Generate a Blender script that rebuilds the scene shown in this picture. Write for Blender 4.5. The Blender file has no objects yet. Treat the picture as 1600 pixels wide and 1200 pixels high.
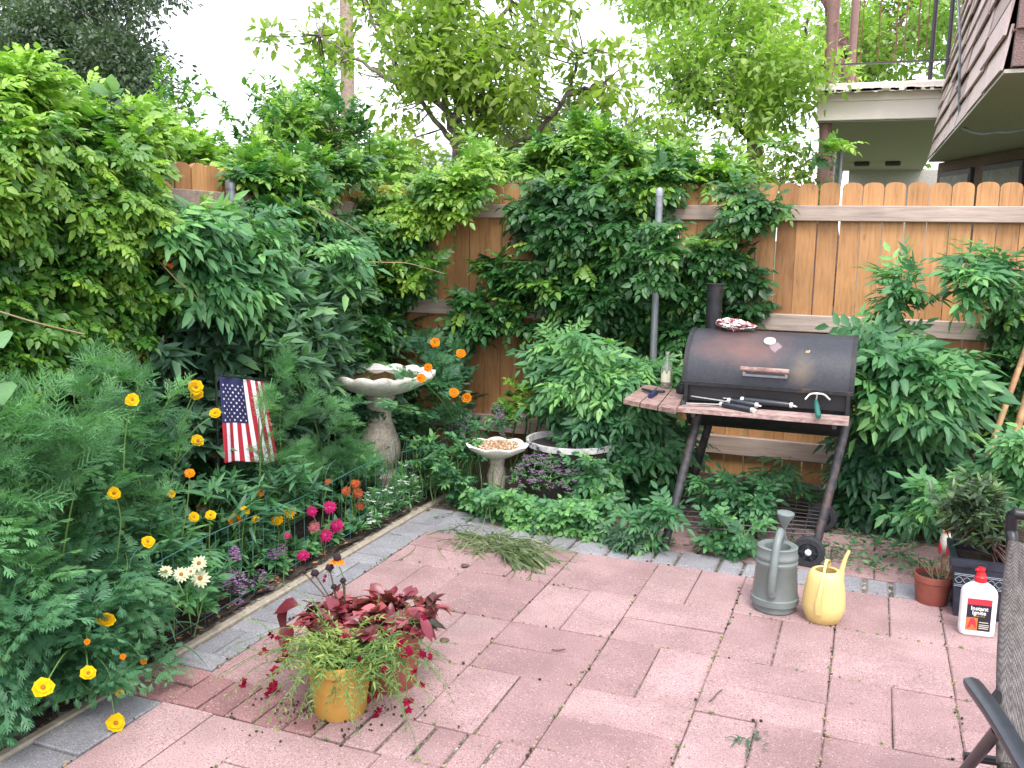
import bpy, math, random
import numpy as np
from mathutils import Vector, Matrix
random.seed(7); rng = np.random.default_rng(7)
S = bpy.context.scene; COL = S.collection
PI = math.pi
# ------------------------------------------------------------------ camera
FPX, PITCH, ROLL, YAW, CAMZ = 1458.87, 0.157770, 0.0164207, -0.367698, 1.5
cy, sy = math.cos(YAW), math.sin(YAW)
_f = np.array([sy, cy, 0.]); _r = np.array([cy, -sy, 0.]); _u = np.array([0, 0, 1.])
_fw = _f*math.cos(PITCH) - _u*math.sin(PITCH); _up = _u*math.cos(PITCH) + _f*math.sin(PITCH)
C_R = _r*math.cos(ROLL) + _up*math.sin(ROLL); C_U = _up*math.cos(ROLL) - _r*math.sin(ROLL); C_F = _fw
cd = bpy.data.cameras.new('camera'); cam = bpy.data.objects.new('camera', cd); COL.objects.link(cam)
cam.matrix_world = Matrix(((C_R[0], C_U[0], -C_F[0], 0), (C_R[1], C_U[1], -C_F[1], 0), (C_R[2], C_U[2], -C_F[2], CAMZ), (0, 0, 0, 1)))
cd.sensor_width = 36; cd.lens = 36*FPX/1600; cd.clip_end = 2000; cd.clip_start = 0.05
S.camera = cam
# ------------------------------------------------------------------ light
W = bpy.data.worlds.new('World'); S.world = W; W.use_nodes = True
nt = W.node_tree; nt.nodes.clear()
SUN_EL, SUN_ROT = math.radians(58), math.radians(150)
sk = nt.nodes.new('ShaderNodeTexSky'); sk.sky_type = 'NISHITA'; sk.sun_disc = False
sk.sun_elevation = SUN_EL; sk.sun_rotation = SUN_ROT; sk.air_density = 1.0; sk.dust_density = 4.0
b1 = nt.nodes.new('ShaderNodeBackground'); b1.inputs[1].default_value = 0.06
nt.links.new(sk.outputs[0], b1.inputs[0])
b2 = nt.nodes.new('ShaderNodeBackground'); b2.inputs[0].default_value = (0.965, 0.955, 1.0, 1); b2.inputs[1].default_value = 0.90
ad = nt.nodes.new('ShaderNodeAddShader'); wo = nt.nodes.new('ShaderNodeOutputWorld')
nt.links.new(b1.outputs[0], ad.inputs[0]); nt.links.new(b2.outputs[0], ad.inputs[1]); nt.links.new(ad.outputs[0], wo.inputs[0])
sd = bpy.data.lights.new('sun', 'SUN'); sd.energy = 1.05; sd.angle = math.radians(20); sd.color = (1, 0.985, 0.96)
so = bpy.data.objects.new('sun', sd); COL.objects.link(so)
sdir = Vector((math.sin(SUN_ROT)*math.cos(SUN_EL), math.cos(SUN_ROT)*math.cos(SUN_EL), math.sin(SUN_EL)))
so.rotation_euler = sdir.to_track_quat('Z', 'Y').to_euler()
S.view_settings.view_transform = 'Standard'; S.view_settings.look = 'None'
S.view_settings.exposure = 1.27; S.view_settings.gamma = 1
S.render.engine = 'CYCLES'
S.cycles.max_bounces = 8; S.cycles.transparent_max_bounces = 8; S.cycles.transmission_bounces = 6

# ------------------------------------------------------------------ survey helpers (pixel of the 1600x1200 photo -> world point)
def ray(x, y): return C_F + C_R*(x-800)/FPX - C_U*(y-600)/FPX
def G(x, y, z=0.):
    d = ray(x, y); p = d*((z-CAMZ)/d[2]); p[2] += CAMZ; return p
def AY(x, y, Y):
    d = ray(x, y); p = d*(Y/d[1]); p[2] += CAMZ; return p
def AX(x, y, X):
    d = ray(x, y); p = d*(X/d[0]); p[2] += CAMZ; return p
V3 = lambda *a: np.array(a, float)

# ------------------------------------------------------------------ materials
def new_mat(name):
    m = bpy.data.materials.new(name); m.use_nodes = True; n = m.node_tree; n.nodes.clear()
    out = n.nodes.new('ShaderNodeOutputMaterial'); p = n.nodes.new('ShaderNodeBsdfPrincipled')
    n.links.new(p.outputs[0], out.inputs[0]); return m, n, p, out
def ramp(n, stops):
    r = n.nodes.new('ShaderNodeValToRGB'); e = r.color_ramp.elements
    while len(e) < len(stops): e.new(0.5)
    for el, (t, c) in zip(e, stops): el.position = t; el.color = (*c, 1)
    return r
def noise(n, scale, detail=4, vec=None, rough=0.6, dist=0):
    t = n.nodes.new('ShaderNodeTexNoise'); t.inputs['Scale'].default_value = scale; t.inputs['Detail'].default_value = detail
    t.inputs['Roughness'].default_value = rough; t.inputs['Distortion'].default_value = dist
    if vec is not None: n.links.new(vec, t.inputs['Vector'])
    return t
def objvec(n, scale=(1, 1, 1), rnd=False):
    c = n.nodes.new('ShaderNodeTexCoord'); mp = n.nodes.new('ShaderNodeMapping'); mp.inputs['Scale'].default_value = scale
    n.links.new(c.outputs['Object'], mp.inputs['Vector'])
    if rnd:
        oi = n.nodes.new('ShaderNodeObjectInfo'); mu = n.nodes.new('ShaderNodeVectorMath'); mu.operation = 'SCALE'
        cb = n.nodes.new('ShaderNodeCombineXYZ')
        for i in range(3): n.links.new(oi.outputs['Random'], cb.inputs[i])
        n.links.new(cb.outputs[0], mu.inputs[0]); mu.inputs['Scale'].default_value = 37
        n.links.new(mu.outputs[0], mp.inputs['Location'])
    return mp.outputs[0]
def mixc(n, a, b, fac, mode='MIX'):
    m = n.nodes.new('ShaderNodeMix'); m.data_type = 'RGBA'; m.blend_type = mode
    for s, i in ((a, 6), (b, 7), (fac, 0)):
        if isinstance(s, (int, float)): m.inputs[i].default_value = s
        elif isinstance(s, tuple): m.inputs[i].default_value = (*s, 1)
        else: n.links.new(s, m.inputs[i])
    return m.outputs[2]
def bump(n, p, h, strength=0.3, dist=0.01):
    b = n.nodes.new('ShaderNodeBump'); b.inputs['Strength'].default_value = strength; b.inputs['Distance'].default_value = dist
    n.links.new(h, b.inputs['Height']); n.links.new(b.outputs[0], p.inputs['Normal'])
MATS = {}
def plain(name, col, rough=0.5, metal=0., var=0.12, scale=30, spec=0.5, bmp=0.1, dirt=None):
    m, n, p, o = new_mat(name); v = objvec(n)
    t = noise(n, scale, 5, v); d = tuple(max(0, c*(1-var*2)) for c in col); l = tuple(min(1, c*(1+var)) for c in col)
    r = ramp(n, [(0.3, d), (0.7, l)]); n.links.new(t.outputs[0], r.inputs[0]); c = r.outputs[0]
    if dirt:
        t2 = noise(n, dirt[1], 6, v); r2 = ramp(n, [(dirt[2], (0, 0, 0)), (dirt[2]+dirt[3], (1, 1, 1))]); n.links.new(t2.outputs[0], r2.inputs[0])
        c = mixc(n, c, dirt[0], r2.outputs[0])
    n.links.new(c, p.inputs['Base Color']); p.inputs['Roughness'].default_value = rough; p.inputs['Metallic'].default_value = metal
    p.inputs['Specular IOR Level'].default_value = spec
    if bmp: bump(n, p, t.outputs[0], bmp, 0.004)
    MATS[name] = m; return m
def leafmat(name, c0, c1, c2, rough=0.40, trans=0.36, spec=0.55):
    m, n, p, o = new_mat(name)
    a = n.nodes.new('ShaderNodeAttribute'); a.attribute_name = 'tint'
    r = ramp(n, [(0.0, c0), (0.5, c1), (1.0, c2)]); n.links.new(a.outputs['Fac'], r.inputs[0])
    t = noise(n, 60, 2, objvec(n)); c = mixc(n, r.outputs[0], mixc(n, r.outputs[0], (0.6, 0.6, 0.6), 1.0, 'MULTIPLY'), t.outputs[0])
    n.links.new(c, p.inputs['Base Color']); p.inputs['Roughness'].default_value = rough; p.inputs['Specular IOR Level'].default_value = spec
    tr = n.nodes.new('ShaderNodeBsdfTranslucent'); tc = mixc(n, c, (1.05, 1.3, 0.6), 1.0, 'MULTIPLY'); n.links.new(tc, tr.inputs[0])
    mx = n.nodes.new('ShaderNodeMixShader'); mx.inputs[0].default_value = trans
    n.links.new(p.outputs[0], mx.inputs[1]); n.links.new(tr.outputs[0], mx.inputs[2]); n.links.new(mx.outputs[0], o.inputs[0])
    MATS[name] = m; return m
leafmat('vine_leaf', (0.026, 0.092, 0.034), (0.076, 0.230, 0.062), (0.378, 0.620, 0.089))
leafmat('vine_leaf_lime', (0.028, 0.103, 0.022), (0.095, 0.265, 0.037), (0.360, 0.575, 0.075))
leafmat('elder_leaf', (0.032, 0.114, 0.058), (0.096, 0.289, 0.111), (0.282, 0.577, 0.178), rough=0.5)
leafmat('bush_leaf', (0.041, 0.101, 0.064), (0.100, 0.225, 0.131), (0.216, 0.435, 0.173), rough=0.6)
leafmat('feather_leaf', (0.053, 0.157, 0.067), (0.128, 0.342, 0.138), (0.286, 0.597, 0.242), rough=0.55)
leafmat('lobed_leaf', (0.033, 0.112, 0.066), (0.081, 0.240, 0.117), (0.178, 0.416, 0.180), rough=0.5)
leafmat('tree_leaf', (0.10, 0.18, 0.04), (0.27, 0.40, 0.08), (0.52, 0.62, 0.14), trans=0.55)
leafmat('lime_tree_leaf', (0.12, 0.23, 0.05), (0.30, 0.47, 0.09), (0.52, 0.68, 0.18), trans=0.5)
leafmat('dark_tree_leaf', (0.059, 0.099, 0.062), (0.133, 0.198, 0.120), (0.237, 0.317, 0.169), trans=0.3)
leafmat('red_leaf', (0.035, 0.030, 0.018), (0.24, 0.028, 0.05), (0.52, 0.14, 0.15), rough=0.32, trans=0.25)
leafmat('lime_leaf', (0.06, 0.14, 0.04), (0.17, 0.29, 0.06), (0.42, 0.50, 0.12), rough=0.5)
leafmat('dark_leaf', (0.036, 0.079, 0.054), (0.097, 0.158, 0.095), (0.248, 0.396, 0.152), rough=0.35)
leafmat('grass_blade', (0.05, 0.12, 0.04), (0.16, 0.24, 0.10), (0.38, 0.40, 0.24), rough=0.6)
leafmat('petal_yellow', (0.62, 0.32, 0.004), (0.80, 0.47, 0.006), (0.90, 0.58, 0.012), trans=0.15, rough=0.8, spec=0.1)
leafmat('petal_orange', (0.55, 0.11, 0.003), (0.74, 0.20, 0.004), (0.82, 0.30, 0.008), trans=0.12, rough=0.8, spec=0.1)
leafmat('petal_rust', (0.34, 0.06, 0.02), (0.52, 0.13, 0.045), (0.6, 0.22, 0.07), trans=0.12, rough=0.8, spec=0.1)
leafmat('petal_pink', (0.36, 0.012, 0.09), (0.56, 0.025, 0.17), (0.68, 0.10, 0.28), trans=0.12, rough=0.8, spec=0.1)
leafmat('petal_mauve', (0.35, 0.09, 0.12), (0.50, 0.17, 0.20), (0.6, 0.3, 0.3), trans=0.2, rough=0.8, spec=0.1)
leafmat('petal_cream', (0.45, 0.50, 0.25), (0.62, 0.66, 0.42), (0.7, 0.72, 0.55), trans=0.15, rough=0.8, spec=0.1)
leafmat('petal_white', (0.7, 0.72, 0.75), (0.8, 0.82, 0.85), (0.88, 0.9, 0.92), trans=0.2, rough=0.8, spec=0.1)
leafmat('petal_lilac', (0.20, 0.09, 0.22), (0.42, 0.24, 0.46), (0.62, 0.45, 0.66), trans=0.2, rough=0.8, spec=0.1)
leafmat('petal_crimson', (0.11, 0.003, 0.016), (0.22, 0.005, 0.03), (0.34, 0.010, 0.05), trans=0.12, rough=0.8, spec=0.1)
plain('flower_cone', (0.03, 0.012, 0.02), 0.9, scale=300, var=0.4, bmp=1)
plain('flower_disc', (0.45, 0.16, 0.01), 0.9, scale=400, var=0.4, bmp=1)
plain('stem_green', (0.10, 0.20, 0.05), 0.6)
plain('stem_brown', (0.11, 0.075, 0.045), 0.85, scale=60, var=0.3, bmp=0.5)
plain('stem_pale', (0.34, 0.26, 0.15), 0.8)
plain('bark_dark', (0.17, 0.135, 0.115), 0.95, scale=14, var=0.4, bmp=0.8)
plain('bark_red', (0.16, 0.085, 0.07), 0.95, scale=9, var=0.45, bmp=1)
plain('soil', (0.045, 0.03, 0.02), 1, scale=50, var=0.5, bmp=1)
plain('joint_sand', (0.13, 0.105, 0.08), 1, scale=70, var=0.6, bmp=1, dirt=((0.35, 0.31, 0.27), 30, 0.55, 0.06))
plain('ground_far', (0.08, 0.11, 0.04), 1, scale=3, var=0.4)
plain('curb_concrete', (0.32, 0.28, 0.22), 0.9, scale=40, var=0.15, bmp=0.4, dirt=((0.2, 0.17, 0.12), 9, 0.55, 0.15))
plain('cast_stone', (0.40, 0.355, 0.29), 0.9, scale=70, var=0.25, bmp=0.6, dirt=((0.16, 0.14, 0.10), 7, 0.5, 0.2))
plain('pale_stone', (0.72, 0.69, 0.64), 0.85, scale=60, var=0.10, bmp=0.5, dirt=((0.40, 0.34, 0.27), 14, 0.58, 0.15))
plain('galvanised', (0.30, 0.32, 0.35), 0.45, 0.6, var=0.1, scale=25)
plain('black_steel', (0.017, 0.018, 0.022), 0.5, 0.2, var=0.3, scale=30, dirt=((0.10, 0.055, 0.04), 12, 0.60, 0.18))
plain('grill_leg', (0.040, 0.040, 0.047), 0.55, 0.1, var=0.3, scale=30, dirt=((0.13, 0.08, 0.065), 14, 0.52, 0.2))
plain('black_rubber', (0.028, 0.030, 0.036), 0.75, var=0.25, scale=60, bmp=0.3)
plain('black_paint', (0.012, 0.012, 0.017), 0.38, 0.0, var=0.2)
plain('chrome', (0.72, 0.72, 0.70), 0.35, 0.55, var=0.05)
plain('black_plastic', (0.022, 0.028, 0.036), 0.3, var=0.15)
plain('white_plastic', (0.80, 0.79, 0.80), 0.35, var=0.03, bmp=0)
plain('red_plastic', (0.62, 0.015, 0.025), 0.35, var=0.08)
plain('grey_plastic', (0.155, 0.185, 0.180), 0.42, var=0.10, scale=9, bmp=0.05, dirt=((0.25, 0.26, 0.25), 5, 0.6, 0.2))
plain('yellow_plastic', (0.66, 0.51, 0.20), 0.42, var=0.05, scale=9, bmp=0.05, dirt=((0.58, 0.40, 0.13), 6, 0.55, 0.25))
plain('mustard_pot', (0.44, 0.245, 0.045), 0.6, var=0.04, scale=12, dirt=((0.38, 0.20, 0.05), 5, 0.5, 0.3))
plain('terracotta', (0.25, 0.070, 0.048), 0.7, var=0.12, scale=20, dirt=((0.25, 0.06, 0.05), 6, 0.5, 0.2))
plain('blue_black_glaze', (0.030, 0.036, 0.055), 0.35, var=0.3, scale=20)
plain('glaze_line', (0.22, 0.26, 0.30), 0.5)
plain('wood_pole', (0.42, 0.25, 0.12), 0.6, scale=12, var=0.3, dirt=((0.25, 0.09, 0.05), 5, 0.5, 0.2))
plain('pole_wood', (0.36, 0.27, 0.22), 0.9, var=0.2)
plain('green_plastic', (0.02, 0.13, 0.10), 0.35)
plain('green_wire', (0.05, 0.16, 0.15), 0.4)
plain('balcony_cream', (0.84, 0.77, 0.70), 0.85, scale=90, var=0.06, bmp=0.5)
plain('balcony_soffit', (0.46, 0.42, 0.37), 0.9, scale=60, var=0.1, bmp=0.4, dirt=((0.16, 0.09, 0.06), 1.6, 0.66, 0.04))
plain('brown_paint', (0.23, 0.125, 0.115), 0.55, var=0.12)
plain('stucco_brown', (0.26, 0.17, 0.16), 0.95, scale=160, var=0.5, bmp=1)
plain('dark_metal', (0.06, 0.05, 0.06), 0.5)
plain('rust_metal', (0.20, 0.10, 0.06), 0.8, var=0.3)
plain('curtain', (0.30, 0.29, 0.28), 0.8)
plain('roof_grey', (0.30, 0.33, 0.38), 0.9)
plain('house_wall', (0.45, 0.43, 0.4), 0.9)
plain('flag_red', (0.36, 0.01, 0.03), 0.75, var=0.05); plain('flag_white', (0.72, 0.70, 0.74), 0.75, var=0.04); plain('flag_blue', (0.012, 0.014, 0.075), 0.75, var=0.05)
plain('label_black', (0.015, 0.015, 0.03), 0.4, bmp=0); plain('label_white', (0.85, 0.85, 0.85), 0.5, bmp=0); plain('label_red', (0.55, 0.03, 0.05), 0.4, bmp=0)
plain('label_orange', (0.75, 0.16, 0.04), 0.4, bmp=0); plain('label_olive', (0.4, 0.36, 0.06), 0.4, bmp=0); plain('label_cream', (0.62, 0.6, 0.45), 0.6, bmp=0, var=0.1)
plain('seed_mix', (0.36, 0.15, 0.07), 0.7, scale=260, var=0.35, dirt=((0.75, 0.6, 0.4), 200, 0.52, 0.06))
plain('orange_paint', (0.75, 0.2, 0.04), 0.5)
plain('dry_leaf', (0.30, 0.15, 0.06), 0.8, var=0.3)
plain('bird_water', (0.11, 0.06, 0.03), 0.06, bmp=0)
plain('dark_pot', (0.03, 0.022, 0.022), 0.7)
plain('planter_white', (0.5, 0.5, 0.5), 0.8, scale=30, var=0.2, dirt=((0.06, 0.06, 0.07), 16, 0.56, 0.05))
def paver_mat(name, c0, c1, gl=0.92):
    m, n, p, o = new_mat(name); v = objvec(n)
    a = n.nodes.new('ShaderNodeAttribute'); a.attribute_name = 'tint'
    r = ramp(n, [(0, c0), (1, c1)]); n.links.new(a.outputs['Fac'], r.inputs[0])
    t1 = noise(n, 3.2, 5, v); s1 = ramp(n, [(0.38, (0.78, 0.76, 0.76)), (0.62, (1.06, 1.06, 1.06))]); n.links.new(t1.outputs[0], s1.inputs[0])
    c = mixc(n, r.outputs[0], s1.outputs[0], 1.0, 'MULTIPLY')
    t0 = noise(n, 1.15, 3, v); s0 = ramp(n, [(0.62, (0, 0, 0)), (0.78, (0.55, 0.55, 0.55))]); n.links.new(t0.outputs[0], s0.inputs[0])
    c = mixc(n, c, (0.22, 0.19, 0.18), s0.outputs[0])
    t2 = noise(n, 190, 3, v, 0.8); s2 = ramp(n, [(0.40, (0, 0, 0)), (0.47, (1, 1, 1))]); n.links.new(t2.outputs[0], s2.inputs[0])
    c = mixc(n, tuple(x*0.5 for x in c0), c, s2.outputs[0])
    s3 = ramp(n, [(0.62, (0, 0, 0)), (0.69, (0.6, 0.6, 0.6))]); t3 = noise(n, 150, 2, v, 0.7); n.links.new(t3.outputs[0], s3.inputs[0])
    c = mixc(n, c, (0.60, 0.55, 0.54), s3.outputs[0])
    t4 = noise(n, 5.5, 6, v, 0.7); s4 = ramp(n, [(0.66, (0, 0, 0)), (0.74, (0.6, 0.6, 0.6))]); n.links.new(t4.outputs[0], s4.inputs[0])
    c = mixc(n, c, (0.50, 0.42, 0.41), s4.outputs[0])
    n.links.new(c, p.inputs['Base Color']); p.inputs['Roughness'].default_value = gl
    bump(n, p, t2.outputs[0], 0.5, 0.003); MATS[name] = m
paver_mat('paver_pink', (0.295, 0.182, 0.182), (0.380, 0.252, 0.250))
paver_mat('brick_red', (0.23, 0.115, 0.115), (0.29, 0.155, 0.152), 0.75)
paver_mat('paver_grey', (0.20, 0.205, 0.225), (0.28, 0.28, 0.30))
def wood_mat(name, c0, c1, c2, sc=(30, 30, 2.2), rough=0.65, rnd=True):
    m, n, p, o = new_mat(name); v = objvec(n, sc, rnd)
    t = noise(n, 1.6, 6, v, 0.65, 0.6); r = ramp(n, [(0.25, c0), (0.5, c1), (0.78, c2)]); n.links.new(t.outputs[0], r.inputs[0])
    v2 = objvec(n, (1, 1, 1), rnd); k = noise(n, 2.2, 3, v2); rk = ramp(n, [(0.35, (0.80, 0.78, 0.76)), (0.65, (1.08, 1.06, 1.04))]); n.links.new(k.outputs[0], rk.inputs[0])
    c = mixc(n, r.outputs[0], rk.outputs[0], 1.0, 'MULTIPLY')
    vo = n.nodes.new('ShaderNodeTexVoronoi'); vo.inputs['Scale'].default_value = 1; n.links.new(objvec(n, (7, 7, 2.6), rnd), vo.inputs['Vector'])
    kr = ramp(n, [(0.045, (0.28, 0.2, 0.15)), (0.10, (1, 1, 1))]); n.links.new(vo.outputs[0], kr.inputs[0]); c = mixc(n, c, kr.outputs[0], 0.8, 'MULTIPLY')
    if rnd:
        oi = n.nodes.new('ShaderNodeObjectInfo'); rr = ramp(n, [(0, (0.66, 0.60, 0.56)), (0.35, (0.92, 0.90, 0.88)), (1, (1.14, 1.14, 1.12))]); n.links.new(oi.outputs['Random'], rr.inputs[0])
        c = mixc(n, c, rr.outputs[0], 1.0, 'MULTIPLY')
    n.links.new(c, p.inputs['Base Color']); p.inputs['Roughness'].default_value = rough; bump(n, p, t.outputs[0], 0.25, 0.003); MATS[name] = m
wood_mat('cedar', (0.28, 0.140, 0.058), (0.46, 0.240, 0.098), (0.55, 0.31, 0.14), sc=(38, 38, 3.5))
wood_mat('weathered_rail', (0.27, 0.215, 0.20), (0.45, 0.37, 0.33), (0.58, 0.50, 0.45), sc=(2.2, 30, 30))
wood_mat('flaked_red', (0.17, 0.085, 0.08), (0.36, 0.25, 0.235), (0.68, 0.61, 0.59), sc=(14, 34, 34), rough=0.8)
def lid_mat():
    m, n, p, o = new_mat('grill_lid'); v = objvec(n)
    g = noise(n, 60, 4, v); base = ramp(n, [(0.3, (0.017, 0.019, 0.027)), (0.7, (0.031, 0.034, 0.046))]); n.links.new(g.outputs[0], base.inputs[0])
    sep = n.nodes.new('ShaderNodeSeparateXYZ'); n.links.new(v, sep.inputs[0])
    def blob(cx, cz, rx, rz, sc, lo, hi):
        vm = n.nodes.new('ShaderNodeMapping'); vm.inputs['Location'].default_value = (-cx/rx, 0, -cz/rz); vm.inputs['Scale'].default_value = (1/rx, 0, 1/rz)
        n.links.new(v, vm.inputs['Vector']); ln = n.nodes.new('ShaderNodeVectorMath'); ln.operation = 'LENGTH'; n.links.new(vm.outputs[0], ln.inputs[0])
        nn = noise(n, sc, 6, v, 0.7); ma = n.nodes.new('ShaderNodeMath'); ma.operation = 'MULTIPLY_ADD'; n.links.new(nn.outputs[0], ma.inputs[0]); ma.inputs[1].default_value = 1.3; n.links.new(ln.outputs['Value'], ma.inputs[2])
        rr = ramp(n, [(lo, (1, 1, 1)), (hi, (0, 0, 0))]); dv = n.nodes.new('ShaderNodeMath'); dv.operation = 'MULTIPLY'; dv.inputs[1].default_value = 0.5
        n.links.new(ma.outputs[0], dv.inputs[0]); n.links.new(dv.outputs[0], rr.inputs[0]); return rr.outputs[0]
    c = mixc(n, base.outputs[0], (0.12, 0.058, 0.050), blob(-0.12, 0.97, 0.26, 0.10, 9, 0.35, 0.85))
    c = mixc(n, c, (0.11, 0.085, 0.06), blob(0.16, 0.88, 0.07, 0.10, 12, 0.35, 0.8))
    c = mixc(n, c, (0.20, 0.15, 0.16), blob(0.03, 0.985, 0.05, 0.045, 30, 0.50, 0.56))
    n.links.new(c, p.inputs['Base Color']); p.inputs['Roughness'].default_value = 0.48; p.inputs['Metallic'].default_value = 0.1
    bump(n, p, g.outputs[0], 0.15, 0.002); MATS['grill_lid'] = m
lid_mat()
def shingle_mat():
    m, n, p, o = new_mat('shingle'); v = objvec(n, (20, 60, 3)); t = noise(n, 1.5, 5, v, 0.7)
    a = n.nodes.new('ShaderNodeAttribute'); a.attribute_name = 'tint'
    r = ramp(n, [(0, (0.50, 0.39, 0.37)), (1, (0.74, 0.61, 0.58))]); n.links.new(a.outputs['Fac'], r.inputs[0])
    r2 = ramp(n, [(0.3, (0.6, 0.55, 0.55)), (0.7, (1.1, 1.1, 1.1))]); n.links.new(t.outputs[0], r2.inputs[0])
    n.links.new(mixc(n, r.outputs[0], r2.outputs[0], 1.0, 'MULTIPLY'), p.inputs['Base Color']); p.inputs['Roughness'].default_value = 0.9
    bump(n, p, t.outputs[0], 0.6, 0.01); MATS['shingle'] = m
shingle_mat()
def sling_mat():
    m, n, p, o = new_mat('sling_fabric'); v = objvec(n, (1, 1, 1))
    w = n.nodes.new('ShaderNodeTexChecker'); w.inputs['Scale'].default_value = 420; n.links.new(v, w.inputs[0])
    w.inputs[1].default_value = (0.17, 0.152, 0.138, 1); w.inputs[2].default_value = (0.04, 0.036, 0.042, 1)
    t = noise(n, 1, 3, objvec(n, (90, 90, 8))); r = ramp(n, [(0.35, (0.6, 0.6, 0.62)), (0.65, (1.2, 1.2, 1.2))]); n.links.new(t.outputs[0], r.inputs[0])
    n.links.new(mixc(n, w.outputs[0], r.outputs[0], 1.0, 'MULTIPLY'), p.inputs['Base Color']); p.inputs['Roughness'].default_value = 0.8; MATS['sling_fabric'] = m
sling_mat()
def glass_mat():
    m, n, p, o = new_mat('clear_glass'); p.inputs['Base Color'].default_value = (0.75, 0.80, 0.72, 1); p.inputs['Transmission Weight'].default_value = 0.85
    p.inputs['Roughness'].default_value = 0.05; p.inputs['IOR'].default_value = 1.4; t = noise(n, 8, 2, objvec(n)); bump(n, p, t.outputs[0], 0.05); MATS['clear_glass'] = m
glass_mat()
def bag_mat():
    m, n, p, o = new_mat('printed_bag'); v = objvec(n); t = noise(n, 16, 3, v, 0.5, 2.0)
    r = ramp(n, [(0.44, (0.72, 0.70, 0.72)), (0.49, (0.30, 0.03, 0.04)), (0.57, (0.38, 0.06, 0.05)), (0.6, (0.78, 0.76, 0.78))]); n.links.new(t.outputs[0], r.inputs[0])
    n.links.new(r.outputs[0], p.inputs['Base Color']); p.inputs['Roughness'].default_value = 0.22; bump(n, p, noise(n, 40, 3, v).outputs[0], 0.5, 0.01); MATS['printed_bag'] = m
bag_mat()

# ------------------------------------------------------------------ object helpers
def tag(o, label=None, cat=None, group=None, kind=None):
    if label: o['label'] = label
    if cat: o['category'] = cat
    if group: o['group'] = group
    if kind: o['kind'] = kind
    return o
def empty(name, loc, label, cat, group=None):
    o = bpy.data.objects.new(name, None); COL.objects.link(o); o.location = [float(x) for x in loc]; o.empty_display_size = 0.1
    o['org'] = [float(x) for x in loc]
    return tag(o, label, cat, group)
def origin(parent):
    k = parent; s = np.zeros(3)
    while k is not None: s = s + np.array(k.location); k = k.parent
    return s
def link_mesh(name, verts, faces, mats, parent=None, tint=None, midx=None, smooth=None, loc=None):
    verts = np.asarray(verts, float)
    off = origin(parent) if parent is not None else (np.array(loc, float) if loc is not None else np.zeros(3))
    me = bpy.data.meshes.new(name)
    if isinstance(faces, np.ndarray):
        n, k = faces.shape; me.vertices.add(len(verts)); me.vertices.foreach_set('co', (verts-off).astype(np.float32).ravel())
        me.loops.add(n*k); me.loops.foreach_set('vertex_index', faces.astype(np.int32).ravel())
        me.polygons.add(n); me.polygons.foreach_set('loop_start', np.arange(0, n*k, k, dtype=np.int32))
        me.update(calc_edges=True)
    else:
        me.from_pydata((verts-off).tolist(), [], faces); me.update()
    for m in (mats if isinstance(mats, (list, tuple)) else [mats]): me.materials.append(MATS[m])
    if tint is not None:
        a = me.attributes.new('tint', 'FLOAT', 'POINT'); a.data.foreach_set('value', np.asarray(tint, np.float32))
    if midx is not None: me.polygons.foreach_set('material_index', np.asarray(midx, np.int32))
    if smooth is not None:
        me.polygons.foreach_set('use_smooth', np.ones(len(me.polygons), bool))
        if smooth < 180: me.set_sharp_from_angle(angle=math.radians(smooth))
    o = bpy.data.objects.new(name, me); COL.objects.link(o)
    if parent is not None: o.parent = parent
    elif loc is not None: o.location = [float(x) for x in loc]
    return o
def nrm(a): 
    a = np.asarray(a, float); return a/np.maximum(np.linalg.norm(a, axis=-1, keepdims=True), 1e-9)
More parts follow.
